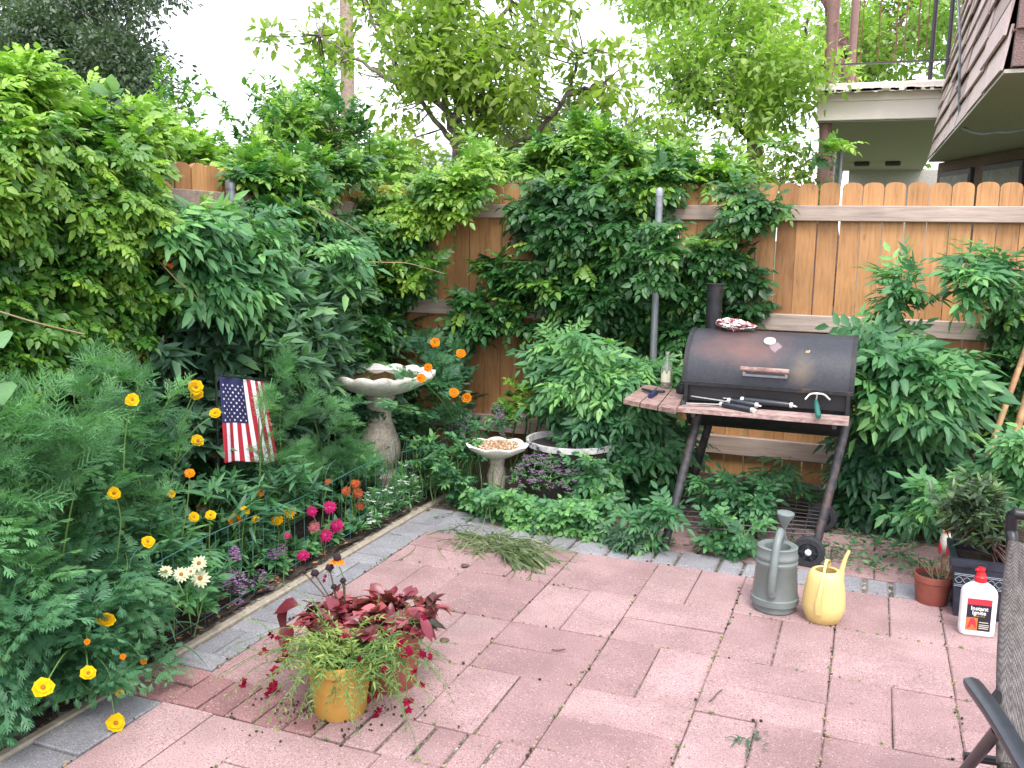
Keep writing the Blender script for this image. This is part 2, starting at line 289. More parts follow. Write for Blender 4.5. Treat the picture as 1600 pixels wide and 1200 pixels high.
class MB:
    """collects shapes in world coordinates, builds one mesh"""
    def __init__(s): s.v = []; s.f = []; s.m = []; s.t = []; s.mi = 0; s.ti = 0.5
    def add(s, v, f):
        b = len(s.v); s.v += [tuple(map(float, p)) for p in v]; s.t += [s.ti]*len(v)
        for q in f: s.f.append([b+i for i in q]); s.m.append(s.mi)
    def box(s, c, d, R=None, bev=0.0):
        c = np.array(c, float); h = np.array(d, float)/2
        if bev <= 0:
            P = [V3(x, y, z)*h for z in (-1, 1) for y in (-1, 1) for x in (-1, 1)]
            F = [(0, 2, 3, 1), (4, 5, 7, 6), (0, 1, 5, 4), (2, 6, 7, 3), (0, 4, 6, 2), (1, 3, 7, 5)]
        else:
            P = []; F = []; idx = {}
            for sx in (-1, 1):
                for sy in (-1, 1):
                    for sz in (-1, 1):
                        for ax in range(3):
                            q = h*V3(sx, sy, sz)
                            for k in range(3):
                                if k != ax: q[k] -= V3(sx, sy, sz)[k]*bev
                            idx[(sx, sy, sz, ax)] = len(P); P.append(q)
            for ax in range(3):
                a, b_ = [k for k in range(3) if k != ax]
                for sg in (-1, 1):
                    ring = []
                    for (p, q) in ((-1, -1), (1, -1), (1, 1), (-1, 1)):
                        t = [0, 0, 0]; t[ax] = sg; t[a] = p; t[b_] = q; ring.append(idx[(t[0], t[1], t[2], ax)])
                    F.append(ring if (sg == 1) == (ax != 1) else ring[::-1])
            for ax in range(3):
                a, b_ = [k for k in range(3) if k != ax]
                for p in (-1, 1):
                    for q in (-1, 1):
                        t0 = [0, 0, 0]; t0[a] = p; t0[b_] = q; t1 = list(t0); t0[ax] = -1; t1[ax] = 1
                        F.append([idx[(*t0, a)], idx[(*t1, a)], idx[(*t1, b_)], idx[(*t0, b_)]])
            for sx in (-1, 1):
                for sy in (-1, 1):
                    for sz in (-1, 1): F.append([idx[(sx, sy, sz, k)] for k in range(3)])
        P = np.array(P)
        if R is not None: P = P @ np.array(R).T
        s.add(P+c, F); return s
    def tube(s, pts, r, n=8, cap=True):
        pts = [np.array(p, float) for p in pts]; k = len(pts); rs = r if hasattr(r, '__len__') else [r]*k
        V = []; up = None
        for i, p in enumerate(pts):
            d = nrm(pts[min(i+1, k-1)]-pts[max(i-1, 0)])
            if up is None: up = V3(0, 0, 1) if abs(d[2]) < 0.9 else V3(1, 0, 0)
            a = nrm(np.cross(d, up)); b_ = np.cross(a, d); up = b_
            for j in range(n): t = 2*PI*j/n; V.append(p+(a*math.cos(t)+b_*math.sin(t))*rs[i])
        F = [(i*n+j, i*n+(j+1) % n, (i+1)*n+(j+1) % n, (i+1)*n+j) for i in range(k-1) for j in range(n)]
        if cap: F += [tuple(range(n))[::-1], tuple(range((k-1)*n, k*n))]
        s.add(V, F); return s
    def lathe(s, c, prof, n=32, wob=None, axis=None, cap=True):
        V = []; c = np.array(c, float)
        for k, (r, z) in enumerate(prof):
            for j in range(n):
                t = 2*PI*j/n; rr = r*(1+(wob(t, k) if wob else 0)); V.append(V3(rr*math.cos(t), rr*math.sin(t), z))
        V = np.array(V)
        if axis is not None:
            q = Vector((0, 0, 1)).rotation_difference(Vector(axis)).to_matrix(); V = V @ np.array(q).T
        m = len(prof)
        F = [(i*n+j, i*n+(j+1) % n, (i+1)*n+(j+1) % n, (i+1)*n+j) for i in range(m-1) for j in range(n)]
        if cap:
            if prof[0][0] > 1e-5: F.append(tuple(range(n))[::-1])
            if prof[-1][0] > 1e-5: F.append(tuple(range((m-1)*n, m*n)))
        s.add(V+c, F); return s
    def ball(s, c, r, n=10, m=6, jit=0):
        pr = [(max(1e-4, math.sin(PI*i/m)), -math.cos(PI*i/m)) for i in range(m+1)]
        V = []
        for (q, z) in pr:
            for j in range(n):
                t = 2*PI*j/n; w = 1+random.uniform(-jit, jit); V.append(np.array(c)+V3(q*math.cos(t), q*math.sin(t), z)*np.array(r)*w)
        s.add(V, [(i*n+j, i*n+(j+1) % n, (i+1)*n+(j+1) % n, (i+1)*n+j) for i in range(m) for j in range(n)]); return s
    def build(s, name, mats, parent=None, smooth=None, loc=None):
        return link_mesh(name, np.array(s.v), s.f, mats, parent, tint=s.t, midx=s.m, smooth=smooth, loc=loc)
def rotz(a): c, s = math.cos(a), math.sin(a); return np.array([[c, -s, 0], [s, c, 0], [0, 0, 1.]])
def bezier(p, n=12):
    p = [np.array(q, float) for q in p]; out = []
    P = [2*p[0]-p[1]]+p+[2*p[-1]-p[-2]]
    for i in range(1, len(P)-2):
        for k in range(n):
            t = k/n; a, b, c, d = P[i-1:i+3]
            out.append(0.5*((2*b)+(-a+c)*t+(2*a-5*b+4*c-d)*t*t+(-a+3*b-3*c+d)*t**3))
    out.append(p[-1]); return out

# ------------------------------------------------------------------ foliage kit
def T_leaf(L=1., Wd=.5, bend=.15, fold=.08, hi=False, base=.3):
    h = Wd/2
    if hi:
        V = [(0, 0, 0), (.25*L, h*.85, fold), (.25*L, 0, 0), (.25*L, -h*.85, fold), (.5*L, h, fold*.9-bend*.25), (.5*L, 0, -bend*.25), (.5*L, -h, fold*.9-bend*.25),
             (.78*L, h*.55, fold*.5-bend*.6), (.78*L, 0, -bend*.6), (.78*L, -h*.55, fold*.5-bend*.6), (L, 0, -bend)]
        F = [(0, 2, 1), (0, 3, 2), (1, 2, 5), (1, 5, 4), (2, 3, 6), (2, 6, 5), (4, 5, 8), (4, 8, 7), (5, 6, 9), (5, 9, 8), (7, 8, 10), (8, 9, 10)]
    else:
        V = [(0, 0, 0), (base*L, h, fold), (.68*L, h*.72, fold*.5-bend*.5), (L, 0, -bend), (.68*L, -h*.72, fold*.5-bend*.5), (base*L, -h, fold), (.5*L, 0, -bend*.3)]
        F = [(0, 6, 1), (1, 6, 2), (2, 6, 3), (3, 6, 4), (4, 6, 5), (5, 6, 0)]
    return np.array(V, float), np.array(F)
def xf(V, p, d, nrml=(0, 0, 1), s=1.):
    d = nrm(d); nn = np.array(nrml, float); y = nrm(np.cross(nn, d)); z = np.cross(d, y)
    return np.array(p)+s*(V[:, :1]*d+V[:, 1:2]*y+V[:, 2:3]*z)
def join(parts):
    Vs = []; Fs = []; b = 0
    for V, F in parts: Vs.append(V); Fs.append(F+b); b += len(V)
    return np.vstack(Vs), np.vstack(Fs)
def strip(p0, p1, w, side=(0, 1, 0)):
    p0 = np.array(p0, float); p1 = np.array(p1, float); sd_ = np.array(side, float)*w
    return np.array([p0-sd_, p0+sd_, p1]), np.array([(0, 1, 2)])
def T_compound(pairs=4, L=.40, Wd=.19, ang=58, droop=.22, term=True, hi=False, seed=0):
    r = random.Random(seed); parts = []
    rach = lambda t: V3(t, 0, -droop*t*t)
    for i in range(pairs):
        t = .18+.72*i/pairs
        for sg in (-1, 1):
            a = math.radians(ang+r.uniform(-8, 8)); sz = (0.85+.3*math.sin(PI*(i+.5)/pairs))*r.uniform(.85, 1.1)
            V, F = T_leaf(L, Wd, .10*L*3*.4, .03, hi)
            parts.append((xf(V, rach(t), V3(math.cos(a), sg*math.sin(a), -.25+r.uniform(-.15, .1)), (r.uniform(-.2, .2), -sg*.15, 1), sz), F))
    if term: V, F = T_leaf(L*1.15, Wd*1.1, .08, .03, hi); parts.append((xf(V, rach(.9), V3(1, 0, -.5), (0, 0, 1)), F))
    V = np.array([rach(0)+V3(0, -.008, 0), rach(0)+V3(0, .008, 0), rach(.5)+V3(0, -.006, 0), rach(.5)+V3(0, .006, 0), rach(.92)]); parts.append((V, np.array([(0, 1, 3), (0, 3, 2), (2, 3, 4)])))
    return join(parts)
def T_feather(n=8, seed=0, w=.0125):
    r = random.Random(seed); parts = []; rach = lambda t: V3(t, 0, -.25*t*t)
    parts.append(strip(rach(0), rach(1), .012))
    for i in range(n):
        t = .12+.82*i/n; L = .42*math.sin(PI*(.2+.75*t))*r.uniform(.8, 1.2)
        for sg in (-1, 1):
            a = math.radians(r.uniform(35, 60)); d = V3(math.cos(a), sg*math.sin(a), r.uniform(-.3, .35)); p = rach(t); q = p+d*L
            parts.append(strip(p, q, w, nrm(np.cross(d, V3(0, 0, 1)+V3(r.uniform(-.5, .5), r.uniform(-.5, .5), 0)))))
            for k in (.35, .6):
                d2 = nrm(d+V3(r.uniform(.2, .7), -sg*r.uniform(-.6, .8), r.uniform(-.3, .4))); m_ = p+d*L*k
                parts.append(strip(m_, m_+d2*L*.5, w*.9, nrm(np.cross(d2, V3(0, .2, 1)))))
    return join(parts)
def T_lobed(seed=0):
    r = random.Random(seed); parts = []; rach = lambda t: V3(t, 0, -.3*t*t)
    def lobe(p, d, L, w): 
        V = np.array([(0, 0, 0), (.45, w, .02), (1, 0, -.08), (.45, -w, .02)], float); return xf(V, p, d, (0, 0, 1), L), np.array([(0, 3, 1), (1, 3, 2)])
    def pinna(p, d, L):
        y = nrm(np.cross(V3(0, 0, 1), d))
        parts.append(lobe(p, d, L, .10))
        for k, s in ((.3, .5), (.52, .42), (.72, .3)):
            for sg in (-1, 1): parts.append(lobe(p+d*L*k, nrm(d*.8+y*sg*.65+V3(0, 0, -.1)), L*s*r.uniform(.8, 1.2), .13))
    for i in range(4):
        t = .2+.62*i/4
        for sg in (-1, 1):
            a = math.radians(48+r.uniform(-6, 6)); pinna(rach(t), nrm(V3(math.cos(a), sg*math.sin(a), -.15)), (.5-.07*i)*r.uniform(.9, 1.1))
    pinna(rach(.82), nrm(V3(1, 0, -.4)), .4); parts.append(strip(rach(0), rach(.9), .01)); return join(parts)
def T_blade(w=.06, bend=.7, n=5, fold=.02):
    V = []; F = []
    for i in range(n+1):
        t = i/n; wi = w*math.sin(PI*min(.97, .18+.82*t))+.002; x = t-.25*bend*t**3; z = .35*bend*t-bend*t*t
        V += [(x, -wi, z+fold), (x, 0, z), (x, wi, z+fold)]
        if i < n:
            b = 3*i; F += [(b, b+1, b+4), (b, b+4, b+3), (b+1, b+2, b+5), (b+1, b+5, b+4)]
    return np.array(V, float), np.array(F)
def join_opp(T):
    V, F = T; V2 = V*V3(-1, -1, 1); return join([(V, F), (V2, F)])
TPL = {
 'vine': [T_compound(4, .36, .20, 60, .22, seed=i) for i in range(3)],
 'elder': [T_compound(3, .46, .17, 50, .30, seed=i+9) for i in range(3)],
 'peony': [T_compound(2, .55, .24, 45, .22, seed=i+19) for i in range(3)],

 'cover': [T_compound(2, .52, .36, 55, .15, seed=i+29) for i in range(3)],
 'feather': [T_feather(seed=i) for i in range(4)],
 'lobed': [T_lobed(i) for i in range(3)],
 'simple': [T_leaf(1, .5, .2, .08), T_leaf(1, .42, .32, .06), T_leaf(1, .55, .1, .1)],
 'lance': [T_leaf(1, .30, .25, .05), T_leaf(1, .36, .35, .06)],
 'zinnia': [T_leaf(1, .52, .25, .07, True), T_leaf(1, .45, .35, .07, True)],
 'heart': [T_leaf(1, .85, .2, .05, True, )],
 'blade': [T_blade(.035, .8), T_blade(.03, 1.1), T_blade(.03, .5)],
 'grass': [T_blade(.012, .5, 4, .003), T_blade(.010, .9, 4, .003)],
 'tiny': [T_leaf(1, .4, .1, .05)],
 'linear': [T_leaf(1, .2, .2, .03), T_leaf(1, .24, .4, .03)],

 'round': [T_leaf(1, .72, .25, .10, True), T_leaf(1, .62, .45, .13, True)],
 'petal': [T_leaf(1, .42, .12, .04)],
}
GSC = 0.52; NSC = 0.8
class Fol:
    def __init__(s): s.V = []; s.F = []; s.T = []; s.n = 0
    def put(s, tpl, P, D, N, size, tint):
        P = np.atleast_2d(P); k = len(P)
        if k == 0: return
        D = nrm(np.broadcast_to(D, (k, 3))); N = np.broadcast_to(N, (k, 3)); Y = nrm(np.cross(N, D)); Z = np.cross(D, Y)
        size = np.broadcast_to(size, (k,)); tint = np.broadcast_to(tint, (k,)); ch = rng.integers(0, len(TPL[tpl]), k)
        for c, (TV, TF) in enumerate(TPL[tpl]):
            i = np.where(ch == c)[0]
            if len(i) == 0: continue
            n = len(TV); v = P[i, None]+size[i, None, None]*(TV[None, :, :1]*D[i, None]+TV[None, :, 1:2]*Y[i, None]+TV[None, :, 2:3]*Z[i, None])
            f = TF[None]+(s.n+np.arange(len(i))*n)[:, None, None]
            s.V.append(v.reshape(-1, 3)); s.F.append(f.reshape(-1, 3)); s.T.append(np.repeat(np.clip(tint[i], 0, 1), n)); s.n += len(i)*n
    def build(s, name, mat, parent=None, loc=None):
        if not s.V: return None
        return link_mesh(name, np.vstack(s.V), np.vstack(s.F), mat, parent, tint=np.concatenate(s.T), smooth=180, loc=loc)
class Stems:
    def __init__(s): s.V = []; s.F = []; s.n = 0
    def lines(s, paths, r0, r1):      # paths (K, N, 3) arrays: K nodes along each of N stems
        paths = np.asarray(paths); K, N, _ = paths.shape
        d = nrm(paths[-1]-paths[0]); a = nrm(np.cross(d, V3(.3, .9, .2))); b = np.cross(d, a); ring = []
        for k in range(K):
            r = r0+(r1-r0)*k/(K-1)
            for t in (0, 2*PI/3, 4*PI/3): ring.append(paths[k]+(a*math.cos(t)+b*math.sin(t))*r)
        R = np.array(ring).reshape(K, 3, N, 3); idx = np.arange(K*3*N).reshape(K, 3, N)+s.n
        s.V.append(R.reshape(-1, 3)); s.n += K*3*N
        for j in range(3):
            q = np.stack([idx[:-1, j], idx[:-1, (j+1) % 3], idx[1:, (j+1) % 3], idx[1:, j]], -1); s.F.append(q.reshape(-1, 4))
    def build(s, name, mat, parent=None, loc=None):
        if not s.V: return None
        return link_mesh(name, np.vstack(s.V), np.vstack(s.F), mat, parent, smooth=180, loc=loc)
def grow(fo, st, P, out, tpl, size, L=.3, K=6, droop=.5, spread=.5, tint=.4, tv=.13, tip=.25, leaf_up=.9, rise=.35, r=(.003, .001), pair=2, tsize=.65, back=0.):
    """leafy shoots from points P heading out, drooping; leaves both sides"""
    P = np.atleast_2d(P).astype(float); N = len(P)
    if N == 0: return
    out = np.broadcast_to(out, (N, 3)).astype(float)
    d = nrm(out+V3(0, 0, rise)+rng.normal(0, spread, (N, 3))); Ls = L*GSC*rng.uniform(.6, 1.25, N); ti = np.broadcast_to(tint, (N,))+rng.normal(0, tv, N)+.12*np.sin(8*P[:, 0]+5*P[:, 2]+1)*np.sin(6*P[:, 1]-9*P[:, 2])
    p = P-d*(Ls*back)[:, None]; nodes = [p.copy()]
    for k in range(K):
        d = nrm(d+V3(0, 0, -droop/K)+rng.normal(0, .12, (N, 3))); p = p+d*(Ls/K)[:, None]; nodes.append(p.copy())
        f = (k+1)/K; y = nrm(np.cross(d, V3(0, 0, 1))+rng.normal(0, .25, (N, 3)))
        if k >= 1 or K < 3:
            for q in range(pair):
                sg = 1 if (k+q) % 2 else -1
                ld = nrm(y*sg+d*.7+V3(0, 0, .05)+rng.normal(0, .28, (N, 3))); nn = nrm(V3(0, 0, leaf_up)+out*.45+rng.normal(0, .3, (N, 3)))
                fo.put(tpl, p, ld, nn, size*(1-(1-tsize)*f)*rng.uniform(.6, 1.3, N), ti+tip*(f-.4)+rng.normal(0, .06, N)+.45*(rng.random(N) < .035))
    fo.put(tpl, p, nrm(d+V3(0, 0, .1)), nrm(V3(0, 0, 1)+out*.6+rng.normal(0, .3, (N, 3))), size*tsize, ti+tip*.9)
    if st is not None: st.lines(np.array(nodes), r[0], r[1])
def poly_pts(poly, n):
    poly = np.array(poly, float); lo, hi = poly.min(0), poly.max(0); out = np.zeros((0, 2))
    while len(out) < n:
        q = rng.uniform(lo, hi, (n*2, 2)); ins = np.zeros(len(q), bool); j = len(poly)-1
        for i in range(len(poly)):
            a, b = poly[i], poly[j]
            c = ((a[1] > q[:, 1]) != (b[1] > q[:, 1])) & (q[:, 0] < (b[0]-a[0])*(q[:, 1]-a[1])/(b[1]-a[1]+1e-9)+a[0]); ins ^= c; j = i
        out = np.vstack([out, q[ins]])
    return out[:n]
def region(poly, n, plane, lo, hi):
    """n spots of a plant mass seen inside an outline, spread in depth between two parallel planes"""
    n = max(3, int(n*NSC)); f = AY if plane == 'Y' else AX; pp = np.array(poly, float)
    if n < 30: q = poly_pts(poly, n); k = rng.uniform(lo, hi, n)
    else:
        m = max(6, n//6); ce = poly_pts(poly, m); area = .5*abs(np.dot(pp[:, 0], np.roll(pp[:, 1], 1))-np.dot(pp[:, 1], np.roll(pp[:, 0], 1)))
        i = rng.integers(0, m, n); q = ce[i]+rng.normal(0, .36*math.sqrt(area/m), (n, 2)); kc = rng.uniform(lo, hi, m); k = np.clip(kc[i]+rng.normal(0, .12*abs(hi-lo)+.01, n), min(lo, hi), max(lo, hi))
    return np.array([f(x, y, t) for (x, y), t in zip(q, k)])
def plant(name, label, cat, base, group=None):
    return empty(name, base, label, cat, group), Fol(), Stems()
def bones(st, base, P, every=6, r0=.012, r1=.004):
    P = P[::every]; N = len(P)
    if N == 0: return
    b = np.array(base)+rng.normal(0, .04, (N, 3))*V3(1, 1, 0); m = (b+P)/2+rng.normal(0, .05, (N, 3)); m[:, 2] += .05
    t = np.linspace(0, 1, 6)[:, None, None]; path = (1-t)**2*b+2*t*(1-t)*m+t*t*P; st.lines(path, r0, r1)

# ================================================================== SETTING
m = MB(); m.box((0, 300, -.56), (1400, 1400, 1)); tag(m.build('ground', 'ground_far'), kind='structure')
m = MB(); m.box((.4, 2.9, -.029), (5.6, 6.0, .04)); tag(m.build('paver_bedding', 'joint_sand'), kind='structure')
def bed_mesh():
    xs = np.linspace(-3.45, -2.29, 24); ys = np.linspace(-.2, 6., 110); V = [(x, y, .002+.02*math.sin(x*9+y*7)*math.sin(y*13)+random.uniform(-.008, .012)) for y in ys for x in xs]
    F = [(j*24+i, j*24+i+1, (j+1)*24+i+1, (j+1)*24+i) for j in range(109) for i in range(23)]; return V, F
V, F = bed_mesh(); tag(link_mesh('flower_bed_soil', V, F, 'soil', smooth=180), kind='structure')
V = []; xs = np.linspace(-2.3, 3.3, 60); ys = np.linspace(4.75, 6.0, 20)
for y in ys:
    for x in xs: V.append((x, y, -.03+(.035 if x < -1.4 else 0.0)+.045*max(0, min(1, (y-5.0)/.4))+random.uniform(-.006, .008)))
F = [(j*60+i, j*60+i+1, (j+1)*60+i+1, (j+1)*60+i) for j in range(19) for i in range(59)]
tag(link_mesh('back_bed_soil', V, F, 'soil', smooth=180), kind='structure')
def paver(mb, x0, x1, y0, y1, b=.0045, gap=.0016, top=0.0):
    j = lambda: random.uniform(-.0015, .0015)
    g = gap*random.uniform(.5, 1.7); z = top+random.uniform(-.003, .003); tx, ty = random.uniform(-.0025, .0025), random.uniform(-.0025, .0025)
    o = [(x0+g+j(), y0+g+j()), (x1-g+j(), y0+g+j()), (x1-g+j(), y1-g+j()), (x0+g+j(), y1-g+j())]
    cx, cy_ = (x0+x1)/2, (y0+y1)/2
    def zz(x, y): return z+(x-cx)*tx/.2+(y-cy_)*ty/.2
    V = [(x, y, -.04) for x, y in o]+[(x, y, zz(x, y)-b) for x, y in o]
    V += [(x+(b if x < cx else -b), y+(b if y < cy_ else -b), zz(x, y)) for x, y in o]
    F = [(8, 9, 10, 11)]
    for k in range(4):
        l = (k+1) % 4; F += [(k, l, 4+l, 4+k), (4+k, 4+l, 8+l, 8+k)]
    mb.ti = random.random(); mb.add(V, F)
pv = MB(); PX = .398; X0 = -2.04
rows = [(-.30, .12), (.12, .54), (.54, .96), (.96, 1.38), (1.38, 1.80), (1.80, 2.22), (2.43, 2.84), (2.84, 3.26), (3.26, 3.70), (3.70, 4.14)]
for c in range(13):
    xa, xb = X0+c*PX, X0+(c+1)*PX; xm = (xa+xb)/2
    for r_, (ya, yb) in enumerate(rows):
        ym = (ya+yb)/2; vert = (c+r_) % 2 == (0 if r_ >= 6 else 1)      # basket weave
        if (c, r_) == (5, 7):      # a cracked pair
            paver(pv, xa, xm, ya, ya+.14); paver(pv, xa, xm, ya+.14, yb); paver(pv, xm, xb, ya, yb); continue
        if vert: paver(pv, xa, xm, ya, yb); paver(pv, xm, xb, ya, yb)
        else: paver(pv, xa, xb, ya, ym); paver(pv, xa, xb, ym, yb)
    if c >= 3:
        paver(pv, xa, xb, 2.22, 2.325); paver(pv, xa, xb, 2.325, 2.43)
tag(pv.build('patio', 'paver_pink', smooth=30), kind='structure')
bk = MB(); pv2 = MB()
for k in range(2): paver(bk, -2.235, -2.025, 2.225+.115*k, 2.335+.115*k, .009, .003, .006)
x = -2.02
while x < -.85: paver(bk if x < -1.5 else pv2, x, x+.104, 2.225, 2.43, .007, .003, .002); x += .107
pv2.build('small_pavers', 'paver_pink', smooth=30)['kind'] = 'structure'
tag(bk.build('brick_band', 'brick_red', smooth=30), kind='structure')
bp = MB()     # pavers behind the grey row, under the grill
for c in range(13):
    xa = -1.9+c*PX
    for k, (ya, yb) in enumerate([(4.345, 4.55), (4.55, 4.755), (4.755, 4.96)]): paver(bp, xa+(.2 if k % 2 else 0), xa+PX+(.2 if k % 2 else 0), ya, yb, .006, .004, .0)
tag(bp.build('grill_patio', 'paver_pink', smooth=30), kind='structure')
gp = MB(); y = 2.46; k = 0
paver(gp, -2.23, -2.045, 1.88, 2.22); paver(gp, -2.23, -2.045, 1.50, 1.88); 
for q in range(5): paver(gp, -2.23, -2.045, 1.12-.38*q, 1.50-.38*q)
while y < 4.3:
    if k % 3 == 1: paver(gp, -2.215, -2.13, y, y+.205); paver(gp, -2.13, -2.045, y, y+.205); y += .207
    else: paver(gp, -2.215, -2.045, y, y+.104); y += .106
    k += 1
x = -2.05
while x < 3.1:
    w_ = .185 if k % 4 == 0 else .108; paver(gp, x, x+w_, 4.145, 4.335, .010, .004, .004); x += w_+.004; k += 1
for q in range(4): paver(gp, -2.2+.14*q, -2.07+.14*q, 4.345, 4.52, .006)
tag(gp.build('grey_paver_border', 'paver_grey', smooth=30), kind='structure')
cb = MB(); y = -.3
while y < 4.6: L = random.uniform(.9, 1.3); cb.box((-2.243, y+L/2, -.018), (.036, L-.002, .05), bev=.006); y += L
tag(cb.build('concrete_curb', 'curb_concrete', smooth=30), kind='structure')

# ------------------------------------------------------------------ back fence and left fence
def picket_mesh(w, h):
    """round-topped cedar board"""
    mb = MB(); n = 8; t = .021; out = [(-w/2, 0), (w/2, 0)]
    sh = h-w*.27; out += [(w/2, sh)]
    for i in range(1, n): a = PI*i/n; out.append((math.copysign(abs(math.cos(a))**.8, math.cos(a))*w/2*.97, sh+math.sin(a)**.8*w*.27))
    out += [(-w/2, sh)]; k = len(out)
    V = [(x, -t/2, z) for x, z in out]+[(x, t/2, z) for x, z in out]
    F = [tuple(range(k)), tuple(range(k, 2*k))[::-1]]+[(i, i+k, (i+1) % k+k, (i+1) % k) for i in range(k)]
    mb.add(V, F); return mb
ME_P = []
for h in (1.784, 1.786, 1.788): 
    o = picket_mesh(.1102, h).build('picket', 'cedar'); ME_P.append(o.data); bpy.data.objects.remove(o)
def fence(name, label, start, ang, length, rails_x):
    root = empty(name, start, label, 'fence'); ca, sa = math.cos(ang), math.sin(ang); n = int(length/.1165)
    for i in range(n):
        o = bpy.data.objects.new('picket', ME_P[i % 3]); COL.objects.link(o); o.parent = root
        s = .058+i*.1165; o.location = (ca*s, sa*s, .045+random.uniform(-.003, .003)); o.rotation_euler = (random.uniform(-.004, .004), random.uniform(-.003, .003), ang+random.uniform(-.004, .004))
    R = rotz(ang); st = np.array(start)
    for z, h in ((1.655, .088), (1.015, .10), (.24, .115)):
        mb = MB(); mb.box(st+R @ V3(length/2, -.032, z), (length, .038, h), R, bev=.004); mb.build('rail', 'weathered_rail', root)
    return root
back = fence('back_fence', 'tall orange cedar picket fence with round tops and grey rails behind the grill', (-3.25, 5.8, 0), 0, 5.6, None)
side = fence('side_fence', 'cedar picket fence running along the left flower bed, mostly hidden by vines', (-3.25, -.2, 0), PI/2, 5.95, None)
def post(name, label, p, top, r=.024):
    root = empty(name, (p[0], p[1], 0), label, 'post'); mb = MB(); mb.tube([(p[0], p[1], 0), (p[0], p[1], top)], r, 14); mb.build('pole', 'galvanised', root, smooth=50)
    mb = MB(); mb.lathe((p[0], p[1], top-.005), [(r*1.12, -.03), (r*1.12, 0), (r*.9, .012), (r*.4, .02), (.0005, .022)], 14); mb.build('cap', 'galvanised', root, smooth=50)
_p = AY(1031, 297, 5.42); post('fence_post', 'grey galvanised pipe post standing before the middle pickets with vine on both sides', (_p[0], 5.42), _p[2], .021)
post('fence_post', 'grey galvanised pipe post capped among vines by the left fence', (-3.17, 4.1, 0), 1.75, .026)

# ------------------------------------------------------------------ balcony building
bl = empty('balcony_building', (.6, 13, 0), 'brown shingled building with overhanging storey and cream balcony beyond the fence', 'building')
YB = 12.9; zb = AY(1277, 190, YB)[2]; zt = AY(1277, 138, YB)[2]; xl = AY(1277, 165, YB)[0]
mb = MB(); mb.box(((xl+.75)/2, YB+4.5, (zb+zt)/2-.03), (.75-xl, 9., zt-zb-.07), bev=.01); mb.box(((xl+.75)/2, YB+.05, zb+.62*(zt-zb)), (.77-xl, .14, .03)); sl = mb.build('balcony_slab', 'balcony_cream', bl)
mb = MB(); mb.box(((xl+.8)/2-.02, YB+4.45, zt-.02), (.82-xl, 9.2, .10), bev=.02)
for i in range(60): mb.box((xl+random.random()*(.7-xl), YB-.152, zt-.065+random.uniform(-.01, .01)), (random.uniform(.03, .12), .02, random.uniform(.02, .04)))
mb.build('slab_edge', 'balcony_cream', sl, smooth=30)
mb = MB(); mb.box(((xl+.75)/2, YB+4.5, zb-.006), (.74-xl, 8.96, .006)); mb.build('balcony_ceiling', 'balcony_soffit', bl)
for (x, y) in ((xl+.45, YB+6.5), (xl+1.0, YB+6.5)):
    mb = MB(); mb.box((x, y, zb-.05), (.28, .2, .08), bev=.02); mb.build('ceiling_lamp', 'dark_metal', bl)
p1 = AY(1293, 160, YB+.12)
mb = MB(); mb.tube([(p1[0], YB+.15, zt), (p1[0], YB+.15, zt+2.6)], .075, 16); mb.build('column', 'brown_paint', bl, smooth=50)
mb = MB(); mb.tube([(p1[0], YB+.15, -.06), (p1[0], YB+.15, zb)], .075, 16); mb.build('column', 'brown_paint', bl, smooth=50)
p2 = AY(1333, 60, YB+3.2); mb = MB(); mb.tube([(p2[0], YB+3.2, zt), (p2[0], YB+3.2, zt+2.6)], .06, 12); mb.build('column', 'brown_paint', bl, smooth=50)
p2 = AY(1309, 265, YB+3.2); mb = MB(); mb.tube([(p2[0], YB+3.2, -.06), (p2[0], YB+3.2, zb)], .06, 12); mb.build('column', 'galvanised', bl, smooth=50)
rz = AY(1400, 97, YB+.2)[2]
rl = MB(); rl.box(((xl+.9)/2, YB+.2, rz), (.95-xl, .03, .02)); rl.box(((xl+.9)/2, YB+.2, rz+.95), (.95-xl, .04, .03)); rl.build('railing', 'dark_metal', bl)
for px in (1373, 1400, 1434): 
    q = AY(px, 60, YB+.2)
    mb = MB(); mb.tube([(q[0], YB+.2, rz), (q[0]+.012, YB+.2, rz+.25), (q[0]-.004, YB+.2, rz+.5), (q[0], YB+.2, rz+.95)], .009, 6); mb.build('baluster', 'rust_metal', bl)
for px in (1342, 1348, 1416, 1450):
    q = AY(px, 40, YB+.2); mb = MB(); mb.tube([(q[0], YB+.2, rz), (q[0], YB+.2, rz+.95)], .007, 6); mb.build('baluster', 'rust_metal', bl)
for px in (1458, 1484):
    q = AY(px, 60, YB+.3); mb = MB(); mb.tube([(q[0], YB+.3, zt), (q[0], YB+.3, zt+2.5)], .028, 8); mb.build('railing_post', 'dark_metal', bl)
# shingled overhang
zs = 2.5; ya, yb = 6.30, 12.84; xb0 = .53; lean = .118
def xs_(y, z, o=0.): q = (yb-y)/(yb-ya); return xb0+q*.108+(z-zs)*(.12-.085*q)+o
V = [(xs_(ya, zs, .02), ya+.02, zs), (xs_(yb, zs, .02), yb-.02, zs), (xs_(ya, zs+3.2, .02), ya+.02, zs+3.2), (xs_(yb, zs+3.2, .02), yb-.02, zs+3.2), (xb0+1.5, ya+.02, zs), (xb0+1.5, yb-.02, zs), (xb0+1.5, ya+.02, zs+3.2), (xb0+1.5, yb-.02, zs+3.2)]
mb = MB(); mb.add(V, [(0, 1, 3, 2), (4, 6, 7, 5), (0, 2, 6, 4), (1, 5, 7, 3), (2, 3, 7, 6), (0, 4, 5, 1)]); mb.box((xb0+2.5, (ya+yb)/2, zs+1.6), (2.0, yb-ya-.04, 3.2)); mb.build('overhang_core', 'stucco_brown', bl)
sh = MB(); row = 0; z = zs
